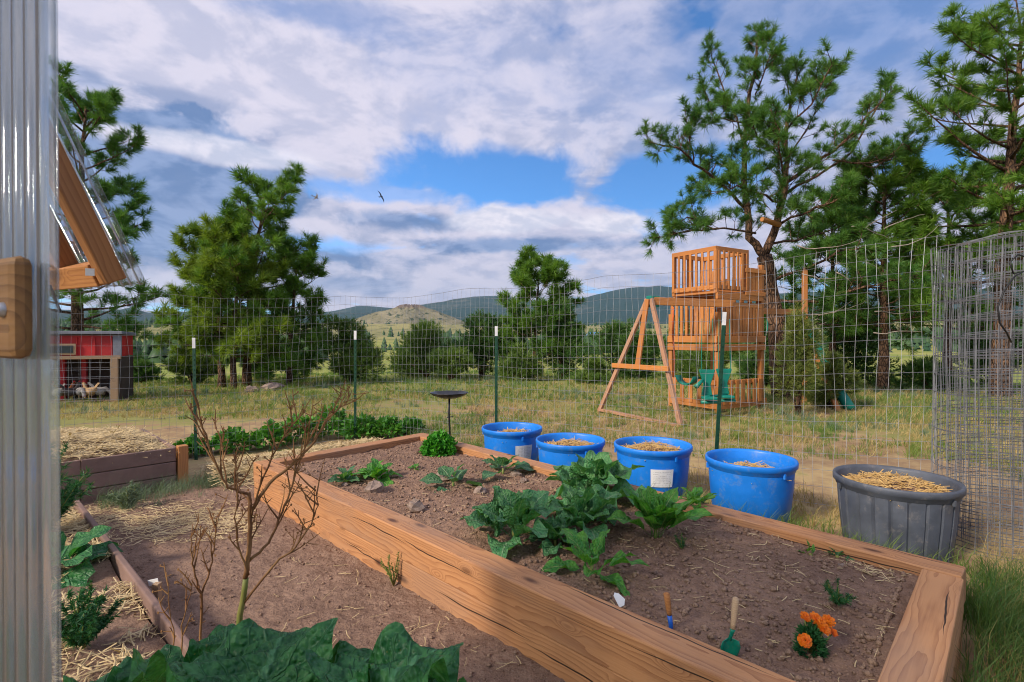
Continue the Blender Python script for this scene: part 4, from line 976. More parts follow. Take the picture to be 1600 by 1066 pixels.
gsw.scale = (.86, .86, .86)
MB().tube([-ax*.36, ax*.36], .03, 8).build('cross_tube', M['green_plastic'], gsw, smooth=True)
MB().tube([-ax*.62+Vector((0, 0, .22)), -ax*.40+Vector((0, 0, .36))], [.05, .03], 8).build('handle', M['green_plastic'], gsw, smooth=True)
rp_ = MB().tube([P(1052, 480, 9.75), P(1051, 520, 9.7), P(1054, 560, 9.7), P(1053, 590, 9.7)], .016, 6)
tag(rp_.build('climbing_rope', M['rope_orange'], smooth=True), 'orange climbing rope hanging at the left corner of the tower', 'rope')

# ------------------------------------------------------------------ chicken coop
cp = empty('chicken_coop', (-8.85, 11.6, th(-8.85, 11.6)), .34, label='low red chicken coop with grey trim above a dark wire run', cat='coop')
CW, CH = 3.6, 1.62
MB().box((-CW/2, .36, 1.27), (CW, .7, .46)).build('wall', M['coop_red'], cp)
for k in range(11): MB().box((-.18-k*.32, -.008, 1.24), (.022, .02, .44)).build('batten', M['coop_red'], cp)
MB().box((-CW/2+.0, .34, 1.55), (CW+.10, .9, .07), Matrix.Rotation(R(-2), 3, 'X')).build('roof', M['coop_trim'], cp, bevel=.01)
MB().box((-.07, -.02, 1.27), (.16, .03, .46)).build('corner_trim', M['coop_trim'], cp)
MB().box((-CW/2, -.03, 1.015), (CW, .06, .075)).build('run_rail', M['grey_wood'], cp)
wn = MB().box((-1.28, -.02, 1.20), (.9, .04, .24)).build('window', M['grey_wood'], cp); MB().box((-1.28, -.045, 1.20), (.80, .012, .16)).build('pane', M['window_dark'], wn)
for x in (-.12, -1.9, -3.5): MB().box((x, -.02, .48), (.14 if x > -.5 else .08, .09, 1.02)).build('run_post', M['grey_wood'], cp, bevel=.006)
for x in (-.85, -1.25): MB().box((x, .45, .5), (.09, .09, 1.0)).build('inner_post', M['coop_red'], cp)
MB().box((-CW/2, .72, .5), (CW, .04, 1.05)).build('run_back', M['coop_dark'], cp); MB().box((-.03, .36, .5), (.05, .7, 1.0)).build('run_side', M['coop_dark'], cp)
MB().box((-CW/2, .36, .035), (CW, .68, .03)).build('run_floor', M['path_soil'], cp)
for k in range(9): MB().tube([(-.2-k*.19, -.045, .02), (-.2-k*.19, -.045, 1.0)], .0022, 3).build('run_wire', M['galvanised'], cp)
for k in range(6): MB().tube([(-.1, -.045, .1+k*.16), (-2.2, -.045, .1+k*.16)], .0022, 3).build('run_wire', M['galvanised'], cp)
def hen(px, Y, mt, rz, label, peck=False, s=1.0):
    lx = -(187-px)/F*11.3/math.cos(.34)*1.02; p_ = cp.location+Matrix.Rotation(.34, 3, 'Z') @ Vector((lx, .10+(Y-11.2)*.4, .05))
    root = empty('hen', tuple(p_), rz, label=label, cat='chicken', group='chickens in the coop run'); root.scale = (s, s, s)
    pts = [(-.20, 0, .34), (-.15, 0, .29), (-.05, 0, .23), (.06, 0, .23), (.12, 0, .29)]; rr = [.012, .06, .115, .11, .06]
    hd = [(.15, 0, .37), (.17, 0, .43), (.20, 0, .455)] if not peck else [(.20, 0, .22), (.25, 0, .13), (.28, 0, .10)]
    MB().tube(pts+hd, rr+[.042, .040, .026], 10).build('body', M[mt], root, smooth=True)
    h = Vector(hd[-1])
    MB().add([(-.17, -.012, .31), (-.17, .012, .31), (-.30, 0, .46), (-.24, 0, .47), (-.13, 0, .36)], [(0, 2, 3, 4), (1, 4, 3, 2), (0, 1, 2)]).build('tail', M[mt], root)
    MB().add([h+Vector((-.04, 0, .02)), h+Vector((.02, 0, .02)), h+Vector((.015, 0, .055)), h+Vector((-.02, 0, .06)), h+Vector((0, .012, .02))], [(0, 1, 2, 3), (4, 3, 2, 1)]).build('comb', M['comb_red'], root)
    MB().tube([h+Vector((.02, 0, 0)), h+Vector((.055, 0, -.01))], [.011, .002], 5).build('beak', M['straw'], root)
    for e in (-1, 1): MB().tube([(.0, .04*e, .16), (.0, .04*e, .07), (.01, .04*e, 0), (.05, .045*e, .0)], [.014, .009, .008, .005], 5).build('leg', M['straw'], root)
for a in ((107, 11.3, 'hen_grey', 2.8, 'pale grey hen at the far left of the run'), (113, 11.5, 'hen_red', .5, 'rust-brown hen standing behind the others'),
          (123, 11.25, 'hen_dark', 1.2, 'black hen near the front wire'), (134, 11.3, 'hen_grey', -.6, 'speckled grey hen in the middle of the run', True),
          (146, 11.2, 'hen_buff', 3.0, 'buff hen just left of the two at the post'), (158, 11.3, 'hen_grey', .3, 'grey hen pecking by the corner post', True), (164, 12.2, 'hen_dark', 2.4, 'dark hen at the back beside the corner post')): hen(*a, s=.85)

# ------------------------------------------------------------------ composite planter and straw bed on the left
pb = empty('planter_box', (-3.72, 4.41, 0), label='brown composite-board planter box heaped with straw', cat='planter')
ud = Vector((.699, .715, 0)); vd = Vector((-.72, .69, 0)); PL, PD = .70, 1.5
for k in range(3):
    z = .066+k*.134
    timber('board', Vector((0, 0, z)), ud*PL+Vector((0, 0, z)), 0.035, .127, M['composite'], pb, .006)
    timber('board', ud*PL+vd*.03+Vector((0, 0, z)), ud*PL+vd*PD+Vector((0, 0, z)), 0.035, .127, M['composite'], pb, .006)
    timber('board', ud*-.9+vd*.0+Vector((0, 0, z)), ud*-.004+Vector((0, 0, z)), 0.035, .127, M['composite'], pb, .006)
timber('corner_post', ud*PL+ud*.055+Vector((0, 0, 0)), ud*PL+ud*.055+Vector((0, 0, .41)), .085, .085, M['frame_wood'], pb, .006, up=tuple(ud))
pb0 = Vector(pb.location)
hp = patch('straw_bed', [tuple((pb0+ud*-.9+vd*.02).xy), tuple((pb0+ud*(PL-.02)+vd*.02).xy), tuple((pb0+ud*(PL-.02)+vd*PD).xy), tuple((pb0+ud*-.9+vd*PD).xy)], 40, 40,
           lambda x, y, u, v: .31+.16*np.sin(np.clip(u, 0, 1)*math.pi)**.5*np.sin(np.clip(v, 0, 1)*math.pi)**.4+fbm(x*5, y*5, 3, 7)*.03, 'path_soil'); tag(hp, 'soil mound under the straw in the brown planter', 'soil', kind='structure')
pts = []
for k in range(3600):
    u, v = rng.random(), rng.random(); q = pb0+ud*(-.9+u*(PL+.88))+vd*(.03+v*(PD-.05))
    pts.append((q.x, q.y, .33+.17*math.sin(u*math.pi)**.5*math.sin(v*math.pi)**.4+rng.uniform(-.01, .035)+.02*math.sin(q.x*11)*math.sin(q.y*9)))
straw('straw_pile', pts, .20, .007, 'straw_pale', 71, 'loose straw heaped on the brown planter box')
# edging of the low bed by the camera
eA, eB = Vector((-3.43, 4.02, 0)), Vector((-.55, 1.39, 0))
ed = empty('edging_board', eA, label='brown composite edging board running diagonally from the planter towards the camera', cat='edging')
timber('board', Vector((0, 0, .095)), (eB-eA)+Vector((0, 0, .095)), .034, .17, M['composite'], ed, .008)
timber('stake', (eB-eA)*.52+Vector((.05, .055, -.05)), (eB-eA)*.52+Vector((.05, .055, .15)), .035, .035, M['grey_wood'], ed, .003, up=(1, 0, 0))
tg_ = P(238, 911, 2.72); MB().box((0, 0, 0), (.055, .003, .032), Matrix.Rotation(R(-12), 3, 'Y')).build('plant_tag', M['white_plastic'], loc=tg_, bevel=.001)
tg = [o for o in bpy.data.objects if o.name == 'plant_tag'][0]; tag(tg, 'small white plastic tag on a stub beside the edging board', 'plant tag')
q4 = [(-5.0, 3.6), (-.62, 1.36), (-1.6, .2), (-5.0, .4)]
lq = [tuple((eA+Vector((-.02, -.02, 0))).xy), tuple((eB+Vector((-.02, -.02, 0))).xy), (-2.3, .2), (-4.9, 2.3)]
def lz(x, y): return .115+fbm(x*2.5, y*2.5, 3, 15)*.03+fbm(x*10, y*10, 3, 16)*.012
lb = patch('mulched_bed', lq, 160, 100, lambda x, y, u, v: lz(x, y), 'path_soil'); tag(lb, 'dark soil of the low bed left of the edging board', 'soil', kind='structure')
u, v = nr.random((9000, 1)), nr.random((9000, 1))**1.4; q = [np.array(c) for c in lq]; xy = (q[0]*(1-u)+q[1]*u)*(1-v)+(q[3]*(1-u)+q[2]*u)*v
xy = xy[fbm(xy[:, 0]*2.2, xy[:, 1]*2.2, 3, 44) > -.12]
pts = np.column_stack([xy, lz(xy[:, 0], xy[:, 1])+nr.uniform(0, .035, len(xy))])
straw('straw_mulch', pts, .13, .006, 'straw_pale', 72, 'loose straw mulch spread over the low bed at left')
# straw ridge with potato plants behind the bed
pts = []
for k in range(3600):
    t = rng.random(); s_ = rng.gauss(0, .20); c = Vector((-2.98, 5.02)).lerp(Vector((-1.75, 6.70)), t); n_ = Vector((-.72, .69)); q = c+n_*s_
    pts.append((q.x, q.y, .02+.17*math.exp(-(s_/.24)**2)*(1-.5*t)+rng.uniform(0, .03)))
straw('straw_ridge', pts, .16, .0065, 'straw_pale', 73, 'ridge of straw along the far end of the raised bed')
pts = []
for k in range(1300):
    q = G(rng.uniform(130, 400), rng.triangular(785, 860, 815)); pts.append((q.x, q.y, .012+float(dirt_z(np.array([q.x]), np.array([q.y]))[0])))
pts = [p for p in pts if p[0]*.69+p[1]*.724 < 10 and (Vector(p[:2])-Lc).dot(nA) < -.02 and (Vector(p[:2])-eA.xy).dot(Vector((.675, .738))) > .03]
straw('straw_litter', pts, .10, .0045, 'straw_pale', 74, 'thin litter of straw on the dirt path by the planter', tilt=.08)
pts = []
for k in range(330):
    q = bil(min(.97, .35+.65*rng.random()), rng.uniform(.07, .95)); pts.append((q.x, q.y, sz(q.x, q.y)+.008))
for k in range(40):
    q = Rc+nB*(.2+.1*rng.random())-dB*(.2+rng.random()*.25); pts.append((q.x, q.y, sz(q.x, q.y)+.012))
straw('straw_bits', pts, .07, .0035, 'straw_pale', 75, 'stray bits of straw on the bed soil', tilt=.12)
pts = []
for k in range(150):
    q = G(rng.uniform(430, 900), rng.uniform(880, 1060)); 
    if (Vector((q.x, q.y))-Lc).dot(nA) < -.04: pts.append((q.x, q.y, .012+float(dirt_z(np.array([q.x]), np.array([q.y]))[0])))
straw('straw_scraps', pts, .09, .0035, 'straw_pale', 76, 'few straw scraps on the bare dirt in front of the bed', tilt=.08)

# ------------------------------------------------------------------ leaves and garden plants
def leaf_mesh(name, L, Wd, mt, r_, curl=.9, fold=.35, ruffle=.15, petiole=.25, nt=9, ns=6, shape=1.0, lobes=0.0, freq=5):
    """leaf along +x: stalk, then a curved, ruffled blade with its own edge"""
    V = []; Fc_ = []; UV = []; x = z = 0.0; ang = 0.0; ph = r_.random()*6.28; ph2 = r_.random()*6.28; tw = r_.uniform(-.35, .35)
    cent = [(0, 0, 0)]
    for i in range(1, nt+1):
        t = i/nt; ang -= curl/nt*(.4+1.2*t); x += L/nt*math.cos(ang); z += L/nt*math.sin(ang); cent.append((x, z, ang))
    for i in range(nt+1):
        t = i/nt; tb_ = max(0, (t-petiole)/(1-petiole))
        wv = Wd*(math.sin(math.pi*min(1, tb_**(.62*shape)*.97+.02))**.75 if tb_ > 0 else 0)+L*.012*(1-.6*t)
        cx, cz, an = cent[i]
        for j in range(ns+1):
            s = j/ns*2-1
            e = 1+lobes*(math.sin(t*freq*4.3+ph+s*2)+.6*math.sin(t*freq*7.9+ph2-s*3)+.35*math.sin(t*freq*13.1+s))*abs(s)**2*(tb_ > 0)
            y = s*wv*e*.5*(1-.12*fold)
            up = abs(s)**1.6*wv*fold*.5*(1-t*.6)+ruffle*wv*abs(s)**1.6*math.sin(t*freq*3.1+ph+(2.2 if s > 0 else 0))+ruffle*.5*wv*abs(s)*math.sin(t*freq*6.1+ph2+s)+ruffle*.22*wv*math.sin(t*freq*9.7+s*9+ph)+tw*t*y
            V.append((cx-math.sin(an)*up, y, cz+math.cos(an)*up)); UV.append((j/ns, t))
    for i in range(nt):
        for j in range(ns): a = i*(ns+1)+j; Fc_.append((a, a+1, a+ns+2, a+ns+1))
    me = bpy.data.meshes.new(name); me.from_pydata(V, [], Fc_); uvl = me.uv_layers.new(name='UVMap')
    for lp in me.loops: uvl.data[lp.index].uv = UV[lp.vertex_index]
    me.polygons.foreach_set('use_smooth', [True]*len(me.polygons)); me.materials.append(M[mt]); return me
def plant(name, label, base, n, L, Wd, mt, seed, elev=(80, 20), curl=.9, group='vegetables in the raised bed', cat='plant', az0=None, azr=6.283, stalk=True, **k):
    r_ = random.Random(seed); root = empty(name, base, r_.random()*.2, label=label, cat=cat, group=group)
    meshes = [leaf_mesh('leaf', 1.0*L, Wd*L, mt, r_, curl=curl*r_.uniform(.6, 1.3), **k) for q in range(min(n, 9))]
    for i in range(n):
        t = i/max(1, n-1); o = link('leaf', meshes[i % len(meshes)], None, root)
        e = R(elev[0]+(elev[1]-elev[0])*t+r_.uniform(-9, 9)); a = (az0 if az0 is not None else 0)+(i*2.39996 if azr > 6 else r_.uniform(-azr, azr))+r_.uniform(-.3, .3)
        s = (.70+.38*t)*r_.uniform(.85, 1.12)
        o.rotation_euler = (r_.uniform(-.35, .35), -e, a); o.scale = (s, s, s); o.location = (r_.uniform(-.02, .02), r_.uniform(-.02, .02), r_.uniform(.0, .03)*(1-t))
    if stalk: MB().tube([(0, 0, -.03), (0, 0, L*.18)], [.013, .009], 6).build('stem', M['green_stem'], root, smooth=True)
    return root
def BP(px, py):  # point on the bed soil under a pixel
    q = G(px, py, .285); return (q.x, q.y, sz(q.x, q.y)-.004)
K = dict(fold=.42, ruffle=.19, lobes=.12, freq=4.5)
plant('kale_plant', 'large kale with broad blue-green leaves left of the kale cluster', BP(803, 846), 16, .38, .50, 'kale_leaf', 1, (84, 24), .85, petiole=.32, nt=15, ns=10, **K)
plant('kale_plant', 'big ruffled kale in front of the third blue tub', BP(925, 780), 20, .46, .50, 'kale_leaf', 2, (86, 22), .85, petiole=.30, nt=15, ns=10, **K)
plant('kale_plant', 'curly kale in the middle of the cluster, just behind the front chard', BP(912, 826), 17, .36, .50, 'kale_leaf', 3, (84, 20), .95, petiole=.30, nt=15, ns=10, **K)
plant('kale_plant', 'small kale low at the left foot of the cluster', BP(868, 850), 10, .25, .55, 'kale_leaf', 4, (70, 12), 1.0, petiole=.3, nt=15, ns=10, **K)
plant('chard_plant', 'upright dark green chard right of the kale cluster', BP(1025, 840), 22, .34, .42, 'chard_leaf', 5, (88, 42), .6, petiole=.30, fold=.5, ruffle=.14, lobes=.05)
plant('chard_plant', 'front chard with long crinkled leaves splayed on the soil', BP(925, 897), 12, .31, .32, 'chard_leaf', 6, (74, 16), .75, petiole=.32, fold=.5, ruffle=.20, lobes=.06, nt=11)
plant('chard_plant', 'light green chard against the far timber by the nearest blue tub', BP(1085, 800), 12, .21, .42, 'chard_leaf', 7, (82, 15), .9, petiole=.3, fold=.45, ruffle=.15, lobes=.06)
plant('cabbage_plant', 'young cabbage by the first blue tub', BP(786, 742), 9, .27, .55, 'cabbage_leaf', 8, (78, 22), .8, petiole=.34, fold=.4, ruffle=.08)
plant('cabbage_plant', 'young cabbage with round leaves in front of the herb clump', BP(708, 762), 8, .27, .62, 'cabbage_leaf', 9, (72, 8), .9, petiole=.38, fold=.3, ruffle=.07)
plant('lettuce_plant', 'pale leafy seedling at the left end of the bed', BP(540, 752), 9, .20, .50, 'cabbage_leaf', 10, (78, 15), .8, petiole=.2, fold=.5, ruffle=.1)
plant('lettuce_plant', 'leafy seedling second from the left end, near the brown rock', BP(588, 748), 12, .26, .48, 'chard_leaf', 11, (82, 15), .9, petiole=.2, fold=.45, ruffle=.12)
plant('seedling', 'tiny seedling alone in the middle of the far soil', BP(648, 734), 6, .075, .6, 'chard_leaf', 12, (70, 20), .8, petiole=.3)
plant('seedling', 'grey-green sprout near the far timber and grey tub', BP(1310, 868), 7, .07, .5, 'cabbage_leaf', 13, (70, 15), .8, petiole=.3)
plant('seedling', 'pale sprout beside the far timber below the grey tub', BP(1268, 866), 5, .08, .25, 'chard_leaf', 14, (85, 50), .5, petiole=.3)
yl = BP(838, 838); plant('fallen_leaf', 'small yellow leaf on the soil under the large kale', (yl[0], yl[1], yl[2]+.01), 2, .07, .6, 'yellow_leaf', 15, (20, 5), .5, group=None, cat='leaf', stalk=False)

def clump(name, label, base, r_x, h, n, mt, seed, leafL, leafW, cat='plant', group=None, stems=8):
    """mound of many small leaves, each a folded four-point blade"""
    r_ = np.random.default_rng(seed); root = empty(name, base, label=label, cat=cat, group=group)
    v = r_.normal(size=(n, 3)); v /= np.linalg.norm(v, axis=1, keepdims=True); v[:, 2] = np.abs(v[:, 2]); f = r_.uniform(.35, 1.0, n)**.5
    c = v*f[:, None]*np.array([r_x, r_x, h]); lump = 1+.18*np.sin(v[:, 0]*5+seed)*np.cos(v[:, 1]*6); c *= lump[:, None]
    d = v*.7+r_.normal(size=(n, 3))*.55; d[:, 2] += .15; d /= np.linalg.norm(d, axis=1, keepdims=True)
    s = np.cross(d, r_.normal(size=(n, 3))*.5+np.array([0, 0, 1.])); s /= np.linalg.norm(s, axis=1, keepdims=True); nn = np.cross(s, d)
    L = leafL*r_.uniform(.6, 1.25, (n, 1)); w_ = leafW*r_.uniform(.7, 1.2, (n, 1))
    V = np.stack([c, c+d*L*.5+s*w_*.5+nn*w_*.18, c+d*L-nn*L*.18, c+d*L*.5-s*w_*.5+nn*w_*.18, c+d*L*.45], 1).reshape(-1, 3)
    b = (np.arange(n)*5)[:, None]; T = np.concatenate([b+np.array([[0, 1, 4]]), b+np.array([[1, 2, 4]]), b+np.array([[2, 3, 4]]), b+np.array([[3, 0, 4]])], 0)
    np_mesh('foliage', V, T, M[mt], root)
    mb = MB(); q = random.Random(seed)
    for k in range(stems):
        a = q.random()*6.28; mb.tube([(0, 0, -.02), (math.cos(a)*r_x*.25, math.sin(a)*r_x*.25, h*.45), (math.cos(a)*r_x*.6, math.sin(a)*r_x*.6, h*.8)], [.006, .005, .003], 5)
    mb.build('stem', M['green_stem'], root, smooth=True); return root
clump('herb_plant', 'round bright green parsley clump at the far corner of the bed', BP(686, 706), .165, .21, 1500, 'herb_leaf', 1, .042, .036, group='vegetables in the raised bed')
pg = 'potato plants behind the bed'
for k, (px, py, rr, hh, lab) in enumerate([(365, 706, .22, .20, 'leftmost low potato plant on the straw ridge'), (425, 700, .22, .24, 'potato plant second from left, above the bare shrub'), (465, 690, .26, .28, 'bushy potato plant behind the corner of the bed'),
        (515, 683, .28, .36, 'tallest potato plant, left of the second fence post'), (562, 686, .24, .24, 'low potato plant at the foot of the second post'), (605, 684, .24, .2, 'potato plant right of the second post'), (300, 712, .16, .12, 'small green plant near the first fence post'), (640, 676, .18, .12, 'last low plant of the row, behind the far corner')]):
    b = G(px, py); clump('potato_plant', lab, (b.x, b.y, .06), rr, hh, 520, 'potato_leaf', 20+k, .085, .055, group=pg)
def fern(name, label, base, h, rr, n, seed, mt='fern_leaf', group=None, per=40, L=.03, wd=.003):
    r_ = random.Random(seed); root = empty(name, base, label=label, cat='plant', group=group); mb = MB(); C_ = []; A_ = []
    for k in range(n):
        a = r_.random()*6.28; e = r_.uniform(.5, 1.4); pts = polyline((0, 0, 0), (math.cos(a)*math.cos(e)*rr/h, math.sin(a)*math.cos(e)*rr/h, math.sin(e)), h*r_.uniform(.6, 1.1), 5, .14, .0, r_)
        mb.tube(pts, [.004, .0035, .003, .0025, .002, .0015], 4)
        for q in range(per//4):
            t = r_.uniform(.2, 1)*5; i_ = min(4, int(t)); C_.append(tuple(pts[i_].lerp(pts[i_+1], t-i_))); A_.append((r_.gauss(0, 1), r_.gauss(0, 1), r_.gauss(.5, .6)))
    V, T = tufts(C_, A_, L, 9, wd, .9, L*.3, seed); np_mesh('foliage', V, T, M[mt], root); mb.build('stem', M['green_stem'], root, smooth=True); return root
fern('carrot_plant', 'wispy carrot top behind the marigold', BP(1310, 948), .10, .10, 14, 31, L=.028, wd=.003)
fern('carrot_plant', 'faint feathery sprout right of the front chard', BP(1066, 858), .09, .05, 8, 32, L=.02, wd=.0025)
fern('weed', 'thin weed leaning on the outside of the near timber', tuple(G(622, 918)+Vector((-.02, -.03, .02))), .20, .10, 9, 33, 'juniper', L=.018, wd=.003)
fern('fennel_plant', 'feathery dark green plant behind the clear sheet above the low bed', (-3.15, 3.38, .1), .62, .34, 46, 34, 'fern_leaf', per=80, L=.075, wd=.006)
fern('rosemary_plant', 'small dark green bushy herb in the straw at left', tuple(G(128, 1015, .12)), .26, .16, 30, 35, 'fern_leaf', per=80, L=.035, wd=.006)
fern('weed', 'grassy weed at the front of the planter box', tuple(G(198, 800)), .22, .12, 16, 36, 'grass_blue', per=60, L=.05, wd=.005)
plant('squash_plant', 'dark broad-leaved plant crowding the clear sheet at left', (-2.62, 2.95, .11), 12, .38, .6, 'rhubarb_leaf', 37, (70, 10), .9, group=None, petiole=.3, fold=.3, ruffle=.12, lobes=.08)

# marigold
mgp = BP(1268, 1018); mg = empty('marigold', mgp, label='orange marigold in bloom at the near end of the bed', cat='flower')
r_ = np.random.default_rng(3); n = 260; v = r_.normal(size=(n, 3)); v /= np.linalg.norm(v, axis=1, keepdims=True); v[:, 2] = abs(v[:, 2])
V, T = tufts(v*np.array([.05, .05, .12])*r_.uniform(.3, 1, (n, 1))**.5, v+np.array([0, 0, .2]), .024, 7, .006, .8, .01, 5); np_mesh('foliage', V, T, M['fern_leaf'], mg)
for k, (px, py, dy, s) in enumerate([(1259, 966, 0, .020), (1276, 970, .01, .027), (1296, 972, .02, .023), (1290, 985, -.02, .022), (1304, 990, 0, .016), (1259, 1003, -.05, .024), (1283, 975, -.01, .022)]):
    c = P(px, py, mgp[1]+dy)-Vector(mgp); mb = MB(); q = random.Random(k)
    for ring, (rr, zz_, n) in enumerate(((1.0, 0, 13), (.8, .22, 11), (.55, .40, 9), (.3, .52, 6))):
        for i in range(n):
            a = i*2*math.pi/n+ring*.4+q.uniform(-.15, .15); w_ = 1.15*s*rr*math.pi*2/n*.75+s*.1; e = Vector((math.cos(a), math.sin(a), 0)); f = Vector((-math.sin(a), math.cos(a), 0))
            z = Vector((0, 0, s*zz_)); tipz = Vector((0, 0, s*(zz_+.12+q.uniform(-.18, .2))))
            mb.add([z+e*s*.12, z+e*s*rr*.65-f*w_*.5+tipz*.3, e*s*rr+tipz-f*w_*.35, e*s*rr*1.04+tipz*1.1, e*s*rr+tipz+f*w_*.35, z+e*s*rr*.65+f*w_*.5+tipz*.3], [(0, 1, 2, 3, 4, 5)])
    tl = Vector((q.uniform(-.3, .3), -.55 if k != 5 else -.9, .8)).normalized(); mq = Vector((0, 0, 1)).rotation_difference(tl)
    mb.v = [tuple(mq @ Vector(v)) for v in mb.v]
    fl_ = mb.build('flower_head', M['marigold_petal'], mg); fl_.location = c
    MB().tube([Vector((0, 0, 0)), c*.6+Vector((0, 0, -.01)), c-tl*s*.1], [.0035, .003, .003], 5).build('stem', M['green_stem'], mg, smooth=True)

# hand tools stuck in the soil
tp = BP(1140, 1022); tw_ = empty('trowel', tp, label='green hand trowel with pale wooden handle stuck in the soil', cat='trowel')
tip0 = P(1143, 1010, tp[1])-Vector(tp); t1 = P(1146, 985, tp[1])-Vector(tp); t2 = P(1151, 934, tp[1]+.03)-Vector(tp)
bl = MB(); sect = []
for (t, wv, dp_) in ((0, .006, 0), (.35, .030, .006), (.75, .036, .010), (1.0, .030, .009), (1.06, .012, .004)):
    c = Vector((-.004+.006*t, 0, -.012+.085*t)); sect.append([c+Vector((wv*s, dp_*(s*s)*-1.6, 0)) for s in (-1, -.5, 0, .5, 1)])
bl.add([v for s in sect for v in s], [(i*5+j, i*5+j+1, i*5+j+6, i*5+j+5) for i in range(4) for j in range(4)])
b_ = bl.build('blade', M['green_tool'], tw_, smooth=True); sm = b_.modifiers.new('t', 'SOLIDIFY'); sm.thickness = .0022
MB().tube([Vector((.002, 0, .072)), t1*.92, t1], [.006, .007, .010], 10).build('ferrule', M['green_tool'], tw_, smooth=True)
MB().tube([t1, t1.lerp(t2, .15), t1.lerp(t2, .5), t1.lerp(t2, .85), t1.lerp(t2, .97), t2], [.0085, .0095, .0115, .0125, .0105, .004], 12).build('handle', M['handle_wood'], tw_, smooth=True)
tp2 = BP(1048, 985); t3 = empty('hand_fork', tp2, label='hand tool with wooden handle and blue collar behind the near timber', cat='hand tool')
a_, b__ = P(1049, 978, tp2[1])-Vector(tp2), P(1042, 927, tp2[1]+.01)-Vector(tp2); mid_ = a_.lerp(b__, .30)
MB().tube([a_-Vector((0, 0, .05)), a_, mid_], [.006, .009, .010], 10).build('collar', M['blue_tool'], t3, smooth=True)
MB().tube([mid_, mid_.lerp(b__, .2), mid_.lerp(b__, .6), mid_.lerp(b__, .95), b__], [.0095, .0105, .012, .0125, .005], 12).build('handle', M['frame_wood'], t3, smooth=True)
pt = BP(973, 946); pm = MB().add([(-.018, 0, -.02), (.006, 0, -.02), (.02, 0, .0), (.004, 0, .03), (-.012, 0, .04), (-.022, 0, .03)], [(0, 1, 2, 3, 4, 5)]).build('plant_marker', M['white_plastic'], loc=(pt[0]-.01, pt[1]-.02, pt[2]+.03))
pm.rotation_euler = (R(-30), R(-15), .3); sm = pm.modifiers.new('t', 'SOLIDIFY'); sm.thickness = .002; tag(pm, 'white plant marker poking up behind the near timber', 'plant marker')

# rocks in the bed
def rock(px, py, s, label, seed, mt='rock', base=None, group='rocks in the bed', flat_=.75):
    r_ = random.Random(seed); mb = MB(); n, m_ = 9, 6; vs = []
    for j in range(m_+1):
        for k in range(n):
            a = k*2*math.pi/n; e = -math.pi/2+math.pi*j/m_; q = s*(1+r_.uniform(-.22, .22))
            vs.append((q*math.cos(a)*math.cos(e)*1.15, q*math.sin(a)*math.cos(e), q*math.sin(e)*flat_))
    mb.add(vs, [(j*n+k, j*n+(k+1) % n, (j+1)*n+(k+1) % n, (j+1)*n+k) for j in range(m_) for k in range(n)])
    b = base or BP(px, py); o = mb.build('rock', M[mt], loc=(b[0], b[1], b[2]+s*.35)); o.rotation_euler = (r_.uniform(-.3, .3), r_.uniform(-.3, .3), r_.random()*6)
    tag(o, label, 'rock', group)
for k, a in enumerate([(585, 768, .075, 'large brown rock below the left seedlings'), (651, 797, .062, 'pointed grey-brown rock nearest the near timber'), (690, 750, .065, 'rock half hidden behind the round-leaved cabbage'), (750, 770, .050, 'small tan rock right of the round-leaved cabbage'),
        (806, 745, .045, 'little rock right of the cabbage by the first tub'), (538, 757, .025, 'small stone at the foot of the leftmost seedling'), (1317, 884, .018, 'small pale stone near the far timber'), (818, 752, .03, 'small brown stone at the far timber')]): rock(a[0], a[1], a[2], a[3], 80+k)
q = random.Random(4)
for k, (px, py, s, lab) in enumerate([(425, 610, .28, 'long low boulder at the foot of the left pines'), (395, 612, .2, 'round boulder beside the pine trunks'), (205, 580, .45, 'pale boulder beyond the coop')]):
    b = G(px, py); rock(0, 0, s, lab, 95+k, 'rock', (b.x, b.y, -.05), 'boulders by the pines', .6)

# ------------------------------------------------------------------ bare shrub and rhubarb in front
sh = empty('bare_shrub', tuple(P(352, 1190, 1.8)), label='dried brown branching seed stalk in the left foreground', cat='plant')
so0 = Vector(sh.location); r_ = random.Random(9)
def branch(pts, r0, r1, mt='twig', tw=7, Lt=.16, depth=0):
    tw = int(tw*1.15)
    q = [P(px, py, 1.8+dy)-so0 for (px, py, dy) in pts]; fine = []
    for k in range(len(q)-1):
        for s_ in range(4): fine.append(q[k].lerp(q[k+1], s_/4)+Vector((r_.uniform(-.003, .003), r_.uniform(-.003, .003), r_.uniform(-.002, .002))))
    fine.append(q[-1]); n = len(fine)-1
    br = MB().tube(fine, [(r0+(r1-r0)*k/n)*.8 for k in range(n+1)], 7).build('branch', M[mt], sh, smooth=True)
    mb = MB()
    for k in range(tw):
        t = .25+.75*(k+r_.random())/tw; i_ = min(n-1, int(t*n)); ax_ = (fine[i_+1]-fine[i_]).normalized(); sd = Vector((r_.gauss(0, .8), r_.gauss(0, .5), r_.gauss(.5, .4)))
        p = polyline(fine[i_], ax_*.8+sd*.8, Lt*r_.uniform(.4, 1.1), 5, .12, .10, r_); mb.tube(p, [.0032, .0028, .0024, .002, .0017, .0012], 4)
        for e in range(3):
            j = r_.choice((2, 3, 4)); p2 = polyline(p[j], Vector((r_.gauss(0, 1), r_.gauss(0, .6), r_.gauss(.6, .5))), Lt*.3*r_.uniform(.4, 1.1), 3, .1, .06, r_); mb.tube(p2, [.002, .0018, .0015, .0012], 3)
            if r_.random() < .35: mb.box(p2[-1], (.005, .003, .007))
    mb.build('twigs', M['twig'], br).__setitem__('kind', 'stuff')
branch([(352, 1190, 0), (372, 980, 0), (383, 905, 0)], .014, .012, 'green_stem', 0)
